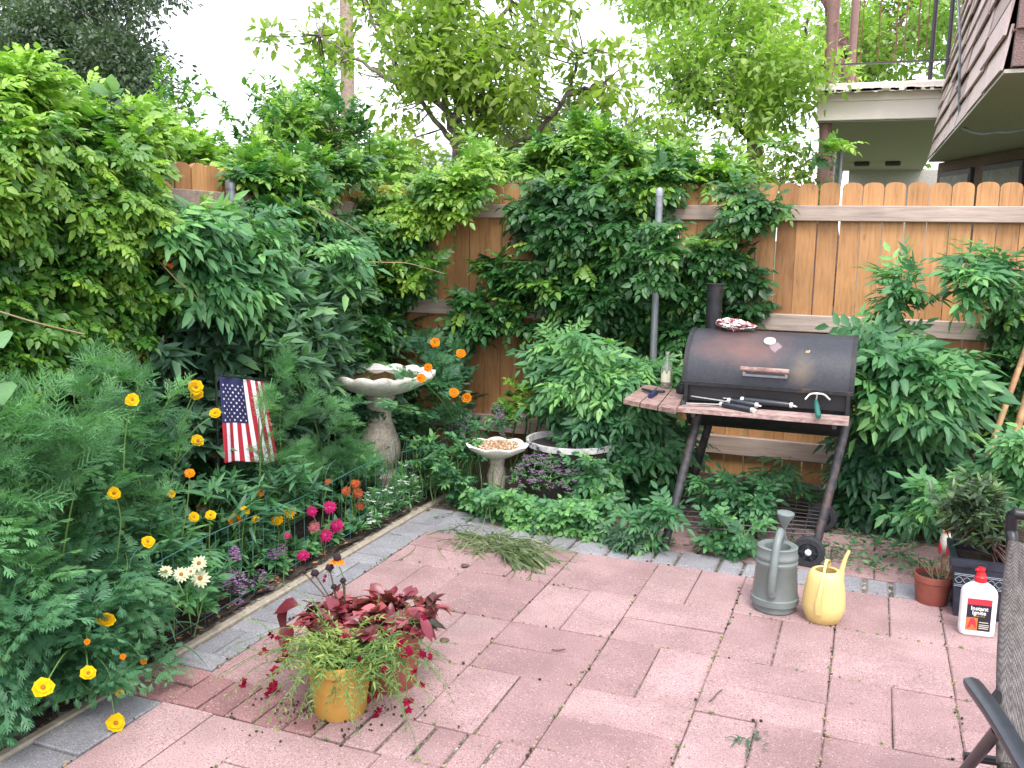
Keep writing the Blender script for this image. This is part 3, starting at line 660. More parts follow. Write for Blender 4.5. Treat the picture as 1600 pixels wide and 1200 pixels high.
while z < zs+3.1:
    y = ya+random.uniform(-.12, 0)
    while y < yb:
        w_ = random.uniform(.8, 1.5); y1 = min(y+w_, yb); y0 = max(y, ya); hh = .25+random.uniform(-.012, .006); zz = z-random.uniform(0, .012) if row else z
        ro = -random.uniform(0, .022); sh.ti = random.random()
        if y1-y0 > .02:
            A = [(xs_(y0, zz, ro-.034), y0+.018, zz), (xs_(y1, zz, ro-.034), y1-.018, zz), (xs_(y1, zz+hh, ro-.004), y1-.01, zz+hh), (xs_(y0, zz+hh, ro-.004), y0+.01, zz+hh)]
            B = [(x+.016, yy, q) for x, yy, q in A]; sh.add(A+B, [(0, 3, 2, 1), (4, 5, 6, 7), (0, 1, 5, 4), (1, 2, 6, 5), (2, 3, 7, 6), (3, 0, 4, 7)])
        y = y1 if y1 < yb else yb+1
    z += .20; row += 1
sh.build('shingle_face', 'shingle', bl)
mb = MB()
for z0_, z1_, t_ in ((zs+.01, zs+.205, .05), (zs+.215, zs+3.2, .075)):
    a0_, a1_ = xs_(ya, z0_, .004), xs_(ya, z1_, .004); mb.add([(a0_, ya-t_, z0_), (xb0+1.5, ya-t_, z0_), (xb0+1.5, ya-t_, z1_), (a1_, ya-t_, z1_), (a0_, ya+.02, z0_), (xb0+1.5, ya+.02, z0_), (xb0+1.5, ya+.02, z1_), (a1_, ya+.02, z1_)], [(0, 1, 2, 3), (0, 4, 5, 1), (3, 2, 6, 7), (0, 3, 7, 4)])
mb.box((xb0+.8, ya-.02, zs+.21), (1.4, .05, .012)); mb.build('end_wall', 'stucco_brown', bl)
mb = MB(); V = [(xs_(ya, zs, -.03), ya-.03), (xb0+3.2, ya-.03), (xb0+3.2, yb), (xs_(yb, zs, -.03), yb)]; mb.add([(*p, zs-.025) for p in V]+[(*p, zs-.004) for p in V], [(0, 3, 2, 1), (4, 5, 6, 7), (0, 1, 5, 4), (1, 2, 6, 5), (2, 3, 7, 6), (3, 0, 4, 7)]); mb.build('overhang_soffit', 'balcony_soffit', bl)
mb = MB(); a_, b__ = V3(.62, 12.95, 0), V3(1.9, 9.4, 0); d_ = nrm(b__-a_); ang = math.atan2(d_[1], d_[0]); R = rotz(ang); Lw = np.linalg.norm(b__-a_)
mb.box((a_+b__)/2+R @ V3(0, .1, 1.22), (Lw, .2, 2.5), R); mb.build('wall', 'stucco_brown', bl)
for s0, s1 in ((.25, .95), (1.35, 2.1), (2.5, 3.3)):
    mb = MB(); c_ = a_+d_*(s0+s1)/2; mb.box(c_+R @ V3(0, -.02, 1.5), (s1-s0+.1, .06, 1.7), R, bev=.01); w = mb.build('window', 'dark_metal', bl)
    mb = MB(); n = 26
    V = []; 
    for i in range(n+1):
        s_ = s0+(s1-s0)*i/n; q = a_+d_*s_+R @ V3(0, -.065-.018*math.sin(i*1.9), 0); V += [(q[0], q[1], .72), (q[0], q[1], 2.28)]
    mb.add(V, [(2*i, 2*i+2, 2*i+3, 2*i+1) for i in range(n)]); mb.build('curtain', 'curtain', w, smooth=180)
mb = MB(); mb.box((.5, YB+8.9, zb/2), (2.4, .2, zb-.02)); mb.box((-.2, YB+8.7, zb/2-.2), (.9, .06, zb-.7)); mb.build('wall', 'house_wall', bl)
# cable on the shingles
pts = [AY(1497, 0, 9.1), AY(1500, 60, 9.1), AY(1499, 130, 9.15), AY(1500, 190, 9.2), AY(1512, 203, 9.0), AY(1535, 209, 8.8), AY(1560, 206, 8.6), AY(1580, 206, 8.4), AY(1620, 198, 8.2)]
mb = MB(); mb.tube(bezier(pts, 6), .012, 6)
tag(mb.build('hanging_cable', 'galvanised'), 'thin grey cable hanging down the brown shingles and under the overhang', 'cable')

# neighbour house + pole + wires on the left
hp = AY(600, 238, 15)
hs = empty('neighbour_house', (hp[0], 15, 0), 'low house with pale grey roof glimpsed over the fence between trees', 'house')
mb = MB(); mb.box((hp[0]-1.5, 17, 1.1), (7, 4, 2.3)); mb.build('wall', 'house_wall', hs)
mb = MB(); x0, x1 = hp[0]-5.3, hp[0]+1.0; V = [(x0, 14.6, 2.2), (x1+1, 14.6, 2.2), (x1, 17, hp[2]+.15), (x0, 17, hp[2]+.15), (x0, 19.4, 2.2), (x1+1, 19.4, 2.2)]
mb.add(V, [(0, 1, 2, 3), (3, 2, 5, 4), (1, 5, 2), (0, 3, 4), (0, 4, 5, 1)]); mb.build('roof', 'roof_grey', hs)
mb = MB(); mb.box((hp[0]-.2, 16.5, hp[2]+.2), (.12, .12, .35)); mb.build('roof_vent', 'dark_metal', hs)
up_ = AY(543, 150, 14); 
po = empty('utility_pole', (up_[0], 14, 0), 'brown wooden utility pole rising behind the centre tree', 'pole')
mb = MB(); mb.tube([(up_[0], 14, -.1), (up_[0], 14, 8.0)], [.13, .1], 12); mb.build('shaft', 'pole_wood', po, smooth=50)
mb = MB(); mb.box((up_[0], 13.85, 7.2), (1.8, .1, .12)); mb.build('crossarm', 'pole_wood', po)
for a, b in (((-60, 75), (420, 195)), ((80, -8), (440, 100))):
    A, B = AX(a[0], a[1], -9), AY(b[0], b[1], 14); pts = [A+(B-A)*t+V3(0, 0, -.25*4*t*(1-t)) for t in np.linspace(-.3, 1.4, 14)]
    mb = MB(); mb.tube(pts, .006, 5); tag(mb.build('overhead_wire', 'dark_metal'), 'thin dark overhead wire %s the left treetops' % ('crossing just above the vines under' if a[0] < 0 else 'running high across the corner of'), 'wire')

# ================================================================== GRILL
gx0, gx1 = -.862, -.060; gc = (gx0+gx1)/2; GY, GZ, GR = 4.86, .785, .25
gr = empty('barrel_grill', (gc, GY, 0), 'black barrel charcoal grill with rusty lid patches, chimney and peeling red wood shelves', 'grill')
def half_drum(r, x0, x1, a0, a1, t=.006, n=28, caps=True):
    mb = MB(); V = []; F = []
    for i in range(n+1):
        a = a0+(a1-a0)*i/n
        for rr in (r, r-t):
            for x in (x0, x1): V.append((x, GY-math.cos(a)*rr, GZ+math.sin(a)*rr))
    for i in range(n):
        b = 4*i; F += [(b, b+1, b+5, b+4), (b+2, b+6, b+7, b+3)]
    F += [(0, 2, 3, 1), (4*n, 4*n+1, 4*n+3, 4*n+2)]
    mb.add(V, F)
    if caps:
        for x, d in ((x0, .004), (x1, -.004)):
            for xx, rev in ((x+d, False), (x+d*2, True)):
                ring = [(xx, GY-math.cos(a0+(a1-a0)*i/n)*(r-.001), GZ+math.sin(a0+(a1-a0)*i/n)*(r-.001)) for i in range(n+1)]
                mb.add(ring, [tuple(range(n+1)) if rev else tuple(range(n+1))[::-1]])
    return mb
lid = half_drum(GR+.006, gx0, gx1, 0.02, PI-.05).build('lid', 'grill_lid', gr, smooth=40)
lid_org = origin(lid)
for x in (gx0-.004, gx1-.018):
    half_drum(GR+.010, x, x+.022, 0.0, PI-.05, .004, caps=False).build('lid_band', 'black_steel', lid, smooth=40)
mb = MB(); mb.box((gc, GY-GR-.012, GZ+.006), (gx1-gx0+.004, .012, .022), bev=.002); mb.build('lid_lip', 'black_steel', lid)
half_drum(GR, gx0+.012, gx1-.006, -.35, -PI+.0, .005).build('firebox', 'black_steel', gr, smooth=40)
mb = MB(); mb.box((gc, GY-GR*.955, GZ-.045), (gx1-gx0-.05, .008, .075)); mb.build('dark_slit_strip', 'black_paint', gr)  # solid strip across the slit; the interior's darkness is put into its black colour
for x in (gx0+.02, gx1-.02):
    mb = MB(); mb.box((x, GY-GR+.0, GZ-.05), (.02, .035, .11), bev=.003); mb.build('end_bracket', 'black_steel', gr)
# handle
hz = GZ+.085; hy = GY-math.sqrt((GR+.006)**2-.085**2); a = AY(1157, 582, hy-.05); b = AY(1233, 583, hy-.05)
mb = MB(); mb.tube([(a[0], hy-.05, hz+.012), (b[0], hy-.05, hz+.012)], .0125, 14); h_ = mb.build('lid_handle', 'flaked_red', lid, smooth=50)
for x in (a[0]+.014, b[0]-.014):
    mb = MB(); mb.tube([(x, hy-.05, hz), (x, hy-.04, hz-.018), (x, hy+.01, hz-.016)], .005, 8); mb.build('bracket', 'chrome', h_, smooth=50)
mb = MB(); mb.box(((a[0]+b[0])/2, hy-.038, hz-.018), (b[0]-a[0]-.02, .006, .010)); mb.build('handle_plate', 'galvanised', h_)
# thermometer
q = AY(1203, 534, GY-.13); ta = math.atan2(q[2]-GZ, .15); ta = math.asin(min(.98, (q[2]-GZ)/(GR+.006))); nn = V3(0, -math.cos(ta), math.sin(ta)); tc = V3(q[0], GY, GZ)+nn*(GR+.006)
mb = MB(); mb.lathe(tc, [(.029, -.004), (.029, .008), (.025, .011), (.024, .008)], 28, axis=nn); th = mb.build('thermometer', 'chrome', lid, smooth=40)
mb = MB(); mb.lathe(tc, [(.0245, .0085), (.0005, .0088)], 28, axis=nn); mb.build('dial', 'label_cream', th)
mb = MB(); u_ = np.cross(nn, V3(1, 0, 0))
for k in range(13): 
    an = PI*(1.25-1.5*k/12); d = V3(1, 0, 0)*math.cos(an)+u_*-math.sin(an)*-1; mb.box(tc+nn*.0095+d*.020, (.0015, .004, .0008), np.array([np.cross(d, nn), d, nn]).T)
mb.box(tc+nn*.0098+V3(1, 0, 0)*.006, (.016, .002, .0008), np.array([V3(1, 0, 0), u_, nn]).T); mb.build('dial_marks', 'label_black', th)
mb = MB(); q = AY(1262, 550, GY-.19); ta = math.asin((q[2]-GZ)/(GR+.006)); n2 = V3(0, -math.cos(ta), math.sin(ta)); c2 = V3(q[0], GY, GZ)+n2*(GR+.0065); u2 = np.cross(n2, V3(1, 0, 0))
pt = [(-.013, -.006), (-.004, -.010), (.008, -.007), (.012, .004), (.006, .012), (.001, .004), (-.006, .008)]
mb.add([c2+V3(1, 0, 0)*x+u2*y+n2*.001 for x, y in pt]+[c2+V3(1, 0, 0)*x+u2*y for x, y in pt], [tuple(range(7))]+[(i, (i+1) % 7, 7+(i+1) % 7, 7+i) for i in range(7)]); mb.build('bare_spot', 'stem_pale', lid)
# chimney
cx, cyy = AY(1115, 505, GY+.04)[0]-.005, GY+.06
mb = MB(); mb.lathe((cx, cyy, 0), [(.040, GZ+.22), (.040, 1.262), (.037, 1.262), (.037, 1.10)], 24, cap=False); ch_ = mb.build('chimney', 'black_steel', gr, smooth=50)
mb = MB(); mb.lathe((cx, cyy, 0), [(.0425, 1.235), (.0425, 1.268), (.039, 1.268)], 24, cap=False); mb.lathe((cx, cyy, 1.266), [(.047, 0), (.047, .004), (.0005, .0045)], 24); mb.build('chimney_cap', 'black_steel', ch_, smooth=40)
# shelves
fs0, fs1 = AY(1051, 641, 4.44), AY(1326, 658, 4.44); zsh = (fs0[2]+fs1[2])/2+.006
mb = MB(); 
for y, w_ in ((4.478, .066), (4.549, .068)):
    V = [(fs0[0]+(.0 if y < 4.5 else .03), y-w_/2, 0), (fs1[0], y-w_/2, 0), (fs1[0], y+w_/2, 0), (fs0[0]+(.03 if y < 4.5 else .055), y+w_/2, 0)]
    mb.add([(p[0], p[1], zsh-.022) for p in V]+[(p[0], p[1], zsh) for p in V], [(0, 3, 2, 1), (4, 5, 6, 7), (0, 1, 5, 4), (1, 2, 6, 5), (2, 3, 7, 6), (3, 0, 4, 7)])
mb.build('front_shelf', 'flaked_red', gr)
for x in (fs0[0]+.10, fs1[0]-.06):
    mb = MB(); mb.box((x, 4.54, zsh-.032), (.02, .20, .018)); mb.build('shelf_arm', 'black_steel', gr)
s0 = G(973, 624, .70); s1 = G(1057, 640, .70); s2 = G(1008, 600, .70); s3 = G(1072, 612, .70)
mb = MB()
for k in range(3):
    a, b = k/3+.012, (k+1)/3-.012; P = [s0+(s1-s0)*a, s0+(s1-s0)*b, s2+(s3-s2)*b, s2+(s3-s2)*a]
    mb.add([(p[0], p[1], .678) for p in P]+[(p[0], p[1], .70) for p in P], [(0, 3, 2, 1), (4, 5, 6, 7), (0, 1, 5, 4), (1, 2, 6, 5), (2, 3, 7, 6), (3, 0, 4, 7)])
mb.build('side_shelf', 'flaked_red', gr)
mb = MB(); 
for t in (.25, .75):
    p, q = s0+(s2-s0)*t, s1+(s3-s1)*t; mb.tube([(p[0]+.03, p[1], .668), (q[0]+.03, q[1], .668)], .009, 6)
mb.build('side_shelf_frame', 'black_steel', gr)
mb = MB(); mb.tube([AY(1064, 640, 4.56), AY(1070, 625, 4.62), AY(1082, 610, 4.68)], [.014, .016, .014], 10); mb.build('side_lever', 'black_rubber', gr, smooth=50)
mb = MB(); mb.lathe(AY(1066, 608, 4.80), [(.03, -.02), (.034, 0), (.03, .02), (.01, .026)], 18); mb.build('side_vent', 'black_steel', gr, smooth=50)
# legs
tops = [AY(1090, 650, 4.62), AY(1106, 668, 5.0), AY(1321, 668, 4.64), (gx1-.03, 5.02, .56)]
bots = [G(1036, 861), (-.915, 5.16, 0), AY(1277, 845, 4.47), (-.155, 5.1, .06)]
for t, b in zip(tops, bots):
    t = np.array(t, float); b = np.array(b, float); t = t+(t-b)*.06
    mb = MB(); mb.tube([b, t], .0215, 14); lg = mb.build('leg', 'grill_leg', gr, smooth=50)
def wheel(c, R, tilt):
    ax = nrm(V3(tilt, -1, 0)); c = np.array(c, float)
    w = MB(); w.lathe(c, [(R*.62, -.022), (R*.93, -.022), (R, -.014), (R, .014), (R*.93, .022), (R*.62, .022), (R*.62, -.022)], 40, axis=ax, cap=False, wob=lambda t, k: .02*(1 if int(t/(2*PI)*40) % 2 else -1) if k in (2, 3) else 0)
    wh = w.build('wheel', 'black_rubber', gr, smooth=30)
    r = MB(); r.lathe(c, [(.0005, .010), (R*.2, .014), (R*.3, .010), (R*.64, .006), (R*.64, -.006), (.0005, -.008)], 32, axis=ax)
    for k in range(6):
        a = k*PI/3; x = nrm(np.cross(ax, V3(0, 0, 1))); d = x*math.cos(a)+V3(0, 0, 1)*math.sin(a); r.box(c+d*R*.42+ax*.010, (R*.34, .012, .008), np.array([d, np.cross(ax, d), ax]).T)
    r.build('rim', 'black_plastic', wh, smooth=30)
    h = MB(); h.lathe(c+ax*.012, [(.015, 0), (.015, .006), (.010, .011), (.0005, .012)], 20, axis=ax); h.build('hub_cap', 'white_plastic', wh, smooth=40)
wc = AY(1263, 869, 4.385); wc[2] = .072; wheel(wc, .073, -.10)
wc2 = AY(1284, 812, 4.98); wc2[2] = .076; wheel(wc2, .076, -.10)
mb = MB(); mb.tube([wc, wc2], .007, 8); mb.build('axle', 'chrome', gr, smooth=50)
mb = MB(); A = np.array(bots[0])+V3(.03, .03, .12); B = np.array(bots[2])+V3(0, 0, .03); C_ = V3(-.93, 5.1, .12); D_ = V3(-.17, 5.05, .12)
for t in np.linspace(0, 1, 9): mb.tube([A+(C_-A)*t, B+(D_-B)*t], .003, 5)
for t in np.linspace(0, 1, 12): mb.tube([A+(B-A)*t, C_+(D_-C_)*t], .003, 5)
mb.build('bottom_rack', 'dark_metal', gr)

# things on the grill
b0 = G(1041, 606, .701)
bt = empty('glass_bottle', b0, 'clear glass bottle with torn cream label and dark dregs standing on the grill side shelf', 'bottle')
mb = MB(); mb.lathe(b0, [(.0005, .001), (.028, .001), (.030, .006), (.030, .100), (.026, .118), (.0125, .142), (.011, .186), (.0135, .188), (.0135, .198), (.010, .198), (.009, .145), (.024, .116), (.028, .10), (.028, .012), (.0005, .010)], 24); mb.build('glass', 'clear_glass', bt, smooth=50)
mb = MB(); mb.lathe(b0, [(.0005, .011), (.0272, .011), (.0272, .030), (.0005, .030)], 20); mb.build('dregs', 'terracotta', bt, smooth=40)
mb = MB(); n = 12; V = []
for i in range(n+1):
    a = PI*1.05+PI*.72*i/n; V += [(b0[0]+.0304*math.cos(a), b0[1]+.0304*math.sin(a), b0[2]+.034), (b0[0]+.0304*math.cos(a), b0[1]+.0304*math.sin(a), b0[2]+.090+.012*math.sin(i*1.3))]
mb.add(V, [(2*i, 2*i+2, 2*i+3, 2*i+1) for i in range(n)]); mb.build('paper_label', 'label_cream', bt, smooth=180)
# spray nozzle / clippers on side shelf
c0 = G(1020, 612, .71)
sn = empty('hose_nozzle', c0, 'dark blue and black plastic hose nozzle lying on the grill side shelf', 'hose nozzle')
mb = MB(); mb.tube([G(1004, 608, .712), G(1014, 611, .716), G(1026, 614, .714)], [.007, .009, .012], 10); mb.tube([G(1022, 611, .712), G(1038, 612, .716)], [.009, .008], 10); mb.build('body', 'black_plastic', sn, smooth=50)
mb = MB(); mb.tube([G(1024, 613, .714), G(1016, 619, .712)], [.010, .013], 12); mb.build('tip', 'flag_blue', sn, smooth=50)
zf = zsh+.002
def PT(p, zr):
    q = G(*p, zf+zr); return AY(*p, 4.582) if q[1] > 4.582 else q
def knife(name, label, blade0, blade1, h0, h1, tail, zr):
    A, B, C, D, E_ = [PT(p, zr) for p in (blade0, blade1, h0, h1, tail)]
    r = empty(name, C, label, 'grill tool', 'barbecue tools lying on the grill front shelf')
    mb = MB(); d = nrm(B-A); s = np.cross(d, V3(0, 0, 1))*.012
    mb.add([A-s*.6, A+s*.6, B+s, B-s]+[p+V3(0, 0, .002) for p in (A-s*.6, A+s*.6, B+s, B-s)], [(0, 1, 2, 3), (4, 7, 6, 5), (0, 4, 5, 1), (2, 6, 7, 3), (1, 5, 6, 2), (0, 3, 7, 4)])
    mb.tube([B, C], .004, 8); mb.build('blade', 'chrome', r)
    mb = MB(); mb.tube([C, C+(D-C)*.06, C+(D-C)*.5, D-(D-C)*.06, D], [.009, .013, .015, .014, .010], 12); mb.build('handle', 'black_plastic', r, smooth=50)
    for p, q in ((C, D), (D, C)):
        mb = MB(); dd = nrm(q-p); mb.tube([p-dd*.008, p+dd*.006], .0135, 12); mb.build('ferrule', 'chrome', r, smooth=50)
    mb = MB(); e = nrm(E_-D); lp = [D+e*.006+np.cross(e, V3(0, 0, 1))*x+e*y for x, y in ((-.007, 0), (-.009, .012), (0, .022), (.009, .012), (.007, 0))]; mb.tube(bezier(lp, 4), .003, 6); mb.build('hanging_loop', 'chrome', r, smooth=50)
knife('serving_fork', 'steel grill tool with the shortest black handle, nearest the shelf edge', (1072, 630), (1124, 632), (1128, 632), (1176, 641), (1194, 637), .012)
knife('spatula', 'steel grill spatula with greasy blade lying behind the nearest tool', (1080, 619), (1134, 627), (1140, 626), (1182, 633), (1196, 636), .020)
knife('tongs', 'long black handled grill tool with silver end, farthest and rightmost of the three', (1130, 622), (1154, 625), (1160, 624), (1236, 633), (1250, 637), .016)
a = G(1279, 652, zf+.012); b = PT((1275, 627), .012)
hf = empty('hand_hoe', a, 'small gardening tool with green plastic handle and silver pronged head on shelf', 'garden tool')
mb = MB(); mb.tube([a, a+(b-a)*.15, a+(b-a)*.5, a+(b-a)*.6, b], [.010, .0135, .012, .014, .009], 14); mb.build('handle', 'green_plastic', hf, smooth=60)
mb = MB(); c = AY(1277, 615, 4.56); mb.tube([b, c], .004, 8)
mb.tube(bezier([AY(1258, 624, 4.55), AY(1266, 616, 4.56), c, AY(1288, 617, 4.56), AY(1297, 625, 4.55)], 5), .005, 6); mb.build('prongs', 'chrome', hf, smooth=60)
# bag
bc = AY(1150, 515, GY-.02); bc[2] += .008
V = []; n, mm = 34, 16
for i in range(mm+1):
    u = i/mm
    for j in range(n):
        t = 2*PI*j/n; w_ = math.sin(PI*min(1, u*1.0))**.55; x = (u-.5)*.20
        hh = .034*(1-.55*u)*w_; dd = .05*(1-.2*u)*w_
        k = 1+.22*math.sin(5*t+u*9)+.18*math.sin(9*t-u*14)+random.uniform(-.06, .06)
        V.append((bc[0]+x+.008*math.sin(7*t), bc[1]+dd*math.cos(t)*k, bc[2]+.018-x*.06+hh*math.sin(t)*k))
F = [(i*n+j, i*n+(j+1) % n, (i+1)*n+(j+1) % n, (i+1)*n+j) for i in range(mm) for j in range(n)]
tag(link_mesh('plastic_bag', V, F, 'printed_bag', smooth=35, loc=bc), 'crumpled clear plastic bag with red print lying on top of the grill lid', 'bag')

# ================================================================== WATERING CANS
g0 = G(1209, 950); g0[2] = 0
can = empty('grey_watering_can', g0, 'grey green plastic watering can with tall looped handle and funnel shaped rose', 'watering can')
mb = MB(); mb.lathe(g0, [(r*1.1, z) for r, z in [(.070, 0), (.078, .006), (.080, .030), (.088, .034), (.088, .058), (.083, .062), (.074, .19), (.077, .195), (.077, .207), (.074, .210), (.073, .218), (.076, .222), (.076, .234), (.073, .238), (.072, .262), (.074, .268), (.068, .272), (.048, .266), (.046, .262), (.055, .10), (.0005, .03)]], 44, cap=False); mb.build('body', 'grey_plastic', can, smooth=40)
vd = nrm(V3(g0[0], g0[1], 0)); sdv = V3(vd[1], -vd[0], 0)
P = [g0-vd*.086-sdv*.012+V3(0, 0, .085), g0-vd*.100-sdv*.014+V3(0, 0, .12), g0-vd*.096-sdv*.010+V3(0, 0, .20), g0-vd*.065-sdv*.004+V3(0, 0, .285), g0-vd*.02+sdv*.006+V3(0, 0, .325), g0+vd*.03+sdv*.008+V3(0, 0, .315), g0+vd*.065+sdv*.008+V3(0, 0, .262)]
P = bezier(P, 6); mb = MB(); mb.tube(P, [.019+.0*i if i < 3 else .0165 for i in range(len(P))], 16); mb.build('handle', 'grey_plastic', can, smooth=60)
mb = MB(); sp = bezier([g0+vd*.07+V3(0, 0, .06)+sdv*.03, g0+vd*.105+sdv*.032+V3(0, 0, .17), g0+vd*.10+sdv*.03+V3(0, 0, .25), g0+vd*.085+sdv*.022+V3(0, 0, .29), g0+vd*.082+sdv*.02+V3(0, 0, .315)], 5)
mb.tube(sp, [.016-.009*i/len(sp) for i in range(len(sp))], 12); mb.build('spout', 'grey_plastic', can, smooth=60)
rc = g0+vd*.080+sdv*.020+V3(0, 0, .305); ax = nrm(V3(.05, -.05, 1)); mb = MB(); mb.lathe(rc, [(.007, 0), (.010, .02), (.020, .045), (.034, .072), (.036, .080), (.034, .084), (.0005, .090)], 28, axis=ax); mb.build('rose', 'grey_plastic', can, smooth=40)
y0 = G(1285, 968); y0[2] = 0
can = empty('yellow_watering_can', y0, 'pale yellow plastic watering can with slim strap handle and curved pointed spout', 'watering can')
prof = [(.052, 0), (.058, .004), (.068, .035), (.073, .055), (.0735, .07), (.070, .12), (.063, .17), (.056, .195), (.048, .207), (.040, .210), (.036, .206), (.045, .18), (.05, .06), (.0005, .02)]
mb = MB(); mb.lathe(y0, [(r*1.13, z) for r, z in prof], 44, cap=False); mb.build('body', 'yellow_plastic', can, smooth=50)
vd = nrm(V3(y0[0], y0[1], 0)); sdv = V3(vd[1], -vd[0], 0)
P = bezier([y0-vd*.084-sdv*.014+V3(0, 0, .05), y0-vd*.092-sdv*.020+V3(0, 0, .10), y0-vd*.088-sdv*.014+V3(0, 0, .155), y0-vd*.050-sdv*.005+V3(0, 0, .225), y0-vd*.01+V3(0, 0, .248), y0+vd*.035+sdv*.006+V3(0, 0, .235), y0+vd*.045+sdv*.004+V3(0, 0, .20)], 6)
V = []; F = []
for i, p in enumerate(P):
    w_ = .008+.0035*math.cos(i/len(P)*2*PI); d = nrm(P[min(i+1, len(P)-1)]-P[max(i-1, 0)]); nn = np.cross(d, sdv)
    V += [p-sdv*w_-nn*.003, p+sdv*w_-nn*.003, p+sdv*w_+nn*.003, p-sdv*w_+nn*.003]
    if i < len(P)-1: F += [(4*i+k, 4*i+(k+1) % 4, 4*i+4+(k+1) % 4, 4*i+4+k) for k in range(4)]
F += [(0, 1, 2, 3), (len(V)-4, len(V)-1, len(V)-2, len(V)-3)]
mb = MB(); mb.add(V, F); mb.build('handle', 'yellow_plastic', can, smooth=50)
P = bezier([y0+vd*.02+sdv*.05+V3(0, 0, .12), y0+vd*.03+sdv*.058+V3(0, 0, .17), y0+vd*.035+sdv*.060+V3(0, 0, .205), y0+vd*.04+sdv*.068+V3(0, 0, .245), y0+vd*.045+sdv*.082+V3(0, 0, .285)], 5)
mb = MB(); mb.tube(P, [.015-.0095*i/len(P) for i in range(len(P))], 14); mb.build('spout', 'yellow_plastic', can, smooth=60)

# ================================================================== BIRDBATH, SEED DISH, PLANTERS
bb = V3(*AY(594, 700, 4.72)); bb[2] = 0
r_ = empty('birdbath', bb, 'pale stone birdbath with wavy scalloped bowl on a turned baluster pedestal', 'birdbath')
n = 96; sc = lambda t, k: (.035*abs(math.sin(t*9)) if k in (4, 5, 6, 7) else 0)
zt = AY(600, 583, 4.72)[2]
prof = [(.06, zt-.135), (.09, zt-.125), (.17, zt-.095), (.235, zt-.06), (.268, zt-.03), (.285, zt-.002), (.283, zt+.012), (.262, zt+.014), (.245, zt-.010), (.20, zt-.022), (.0005, zt-.05)]
V = []; 
for k, (r, z) in enumerate(prof):
    for j in range(n):
        t = 2*PI*j/n; w_ = abs(math.sin(t*8)); rr = r*(1.10 if k > 1 else 1)+(.014*w_ if k in (4, 5, 6, 7) else 0); zz = z+(-.016*(1-w_) if k in (5, 6, 7) else (-.012*(1-w_) if k == 4 else 0))
        V.append((bb[0]+rr*math.cos(t), bb[1]+rr*math.sin(t), zz))
F = [(i*n+j, i*n+(j+1) % n, (i+1)*n+(j+1) % n, (i+1)*n+j) for i in range(len(prof)-1) for j in range(n)]
mb = MB(); mb.add(V, F); bw = mb.build('bowl', 'pale_stone', r_, smooth=60)
mb = MB(); mb.lathe((bb[0], bb[1], zt-.017), [(.245, 0), (.0005, .001)], 40); mb.build('water', 'bird_water', bw)
zb_ = zt-.13
mb = MB(); mb.lathe(bb, [(.105, .02), (.115, .03), (.115, .10), (.095, .12), (.085, .145), (.11, .17), (.125, .22), (.118, .29), (.085, .38), (.066, .44), (.066, .48), (.08, .50), (.082, zb_-.02), (.095, zb_), (.06, zb_+.02)], 32, wob=lambda t, k: .02*math.cos(8*t) if 5 <= k <= 8 else 0); mb.build('pedestal', 'cast_stone', r_, smooth=40)
mb = MB(); mb.box((bb[0], bb[1], .03), (.26, .26, .06), bev=.01); mb.build('base', 'cast_stone', r_)

sdp = AY(777, 697, 4.72); zt = sdp[2]+.012
r_ = empty('seed_dish', (sdp[0], sdp[1], 0), 'small pale scalloped pedestal dish filled with orange bird seed', 'bird feeder')
V = []; prof = [(.03, zt-.085), (.07, zt-.07), (.13, zt-.04), (.158, zt-.012), (.164, zt+.002), (.155, zt+.006), (.135, zt-.008), (.10, zt-.016), (.0005, zt-.03)]
for k, (r, z) in enumerate(prof):
    for j in range(n):
        t = 2*PI*j/n; w_ = abs(math.sin(t*4)); V.append((sdp[0]+(r+(.012*w_ if k in (3, 4, 5) else 0))*math.cos(t), sdp[1]+(r+(.012*w_ if k in (3, 4, 5) else 0))*math.sin(t), z+(.012*(w_-1) if k in (3, 4, 5) else 0)))
F = [(i*n+j, i*n+(j+1) % n, (i+1)*n+(j+1) % n, (i+1)*n+j) for i in range(len(prof)-1) for j in range(n)]
mb = MB(); mb.add(V, F); bw = mb.build('dish', 'pale_stone', r_, smooth=60)
mb = MB(); mb.lathe((sdp[0], sdp[1], zt-.012), [(.128, -.004), (.11, .004), (.0005, .010)], 40, wob=lambda t, k: .03*math.sin(t*7)); mb.build('bird_seed', 'seed_mix', bw, smooth=180)
mb = MB()
for i in range(420):
    a, q = random.uniform(0, 2*PI), .12*math.sqrt(random.random()); mb.ti = random.random(); mb.mi = random.choice((0, 0, 1)); mb.box((sdp[0]+q*math.cos(a), sdp[1]+q*math.sin(a), zt-.001+.008*(1-q/.12)), (.009, .006, .004), rotz(random.uniform(0, 3)))
tag(mb.build('loose_seed', ['seed_mix', 'label_cream'], bw), kind='stuff')
mb = MB(); mb.lathe((sdp[0], sdp[1], 0), [(.09, 0), (.09, .03), (.06, .05), (.045, .10), (.055, .17), (.04, .23), (.045, zt-.08)], 24); mb.build('pedestal', 'cast_stone', r_, smooth=40)

plc = AY(893, 700, 4.98); zt = .36
r_ = empty('round_planter', (plc[0], plc[1], 0), 'wide round black planter with chipped whitish rim behind the purple flowers', 'planter')
mb = MB(); mb.lathe((plc[0], plc[1], 0), [(.17, 0), (.19, .02), (.245, .25), (.254, .326)], 44); mb.build('tub', 'dark_pot', r_, smooth=40)
mb = MB(); mb.lathe((plc[0], plc[1], 0), [(.250, .325), (.262, .330), (.262, zt), (.245, zt), (.238, .32), (.235, .30), (.235, .27)], 48, cap=False); mb.build('rim', 'planter_white', r_, smooth=40)
mb = MB(); mb.lathe((plc[0], plc[1], .30), [(.24, 0), (.0005, .01)], 30); mb.build('potting_soil', 'soil', r_)

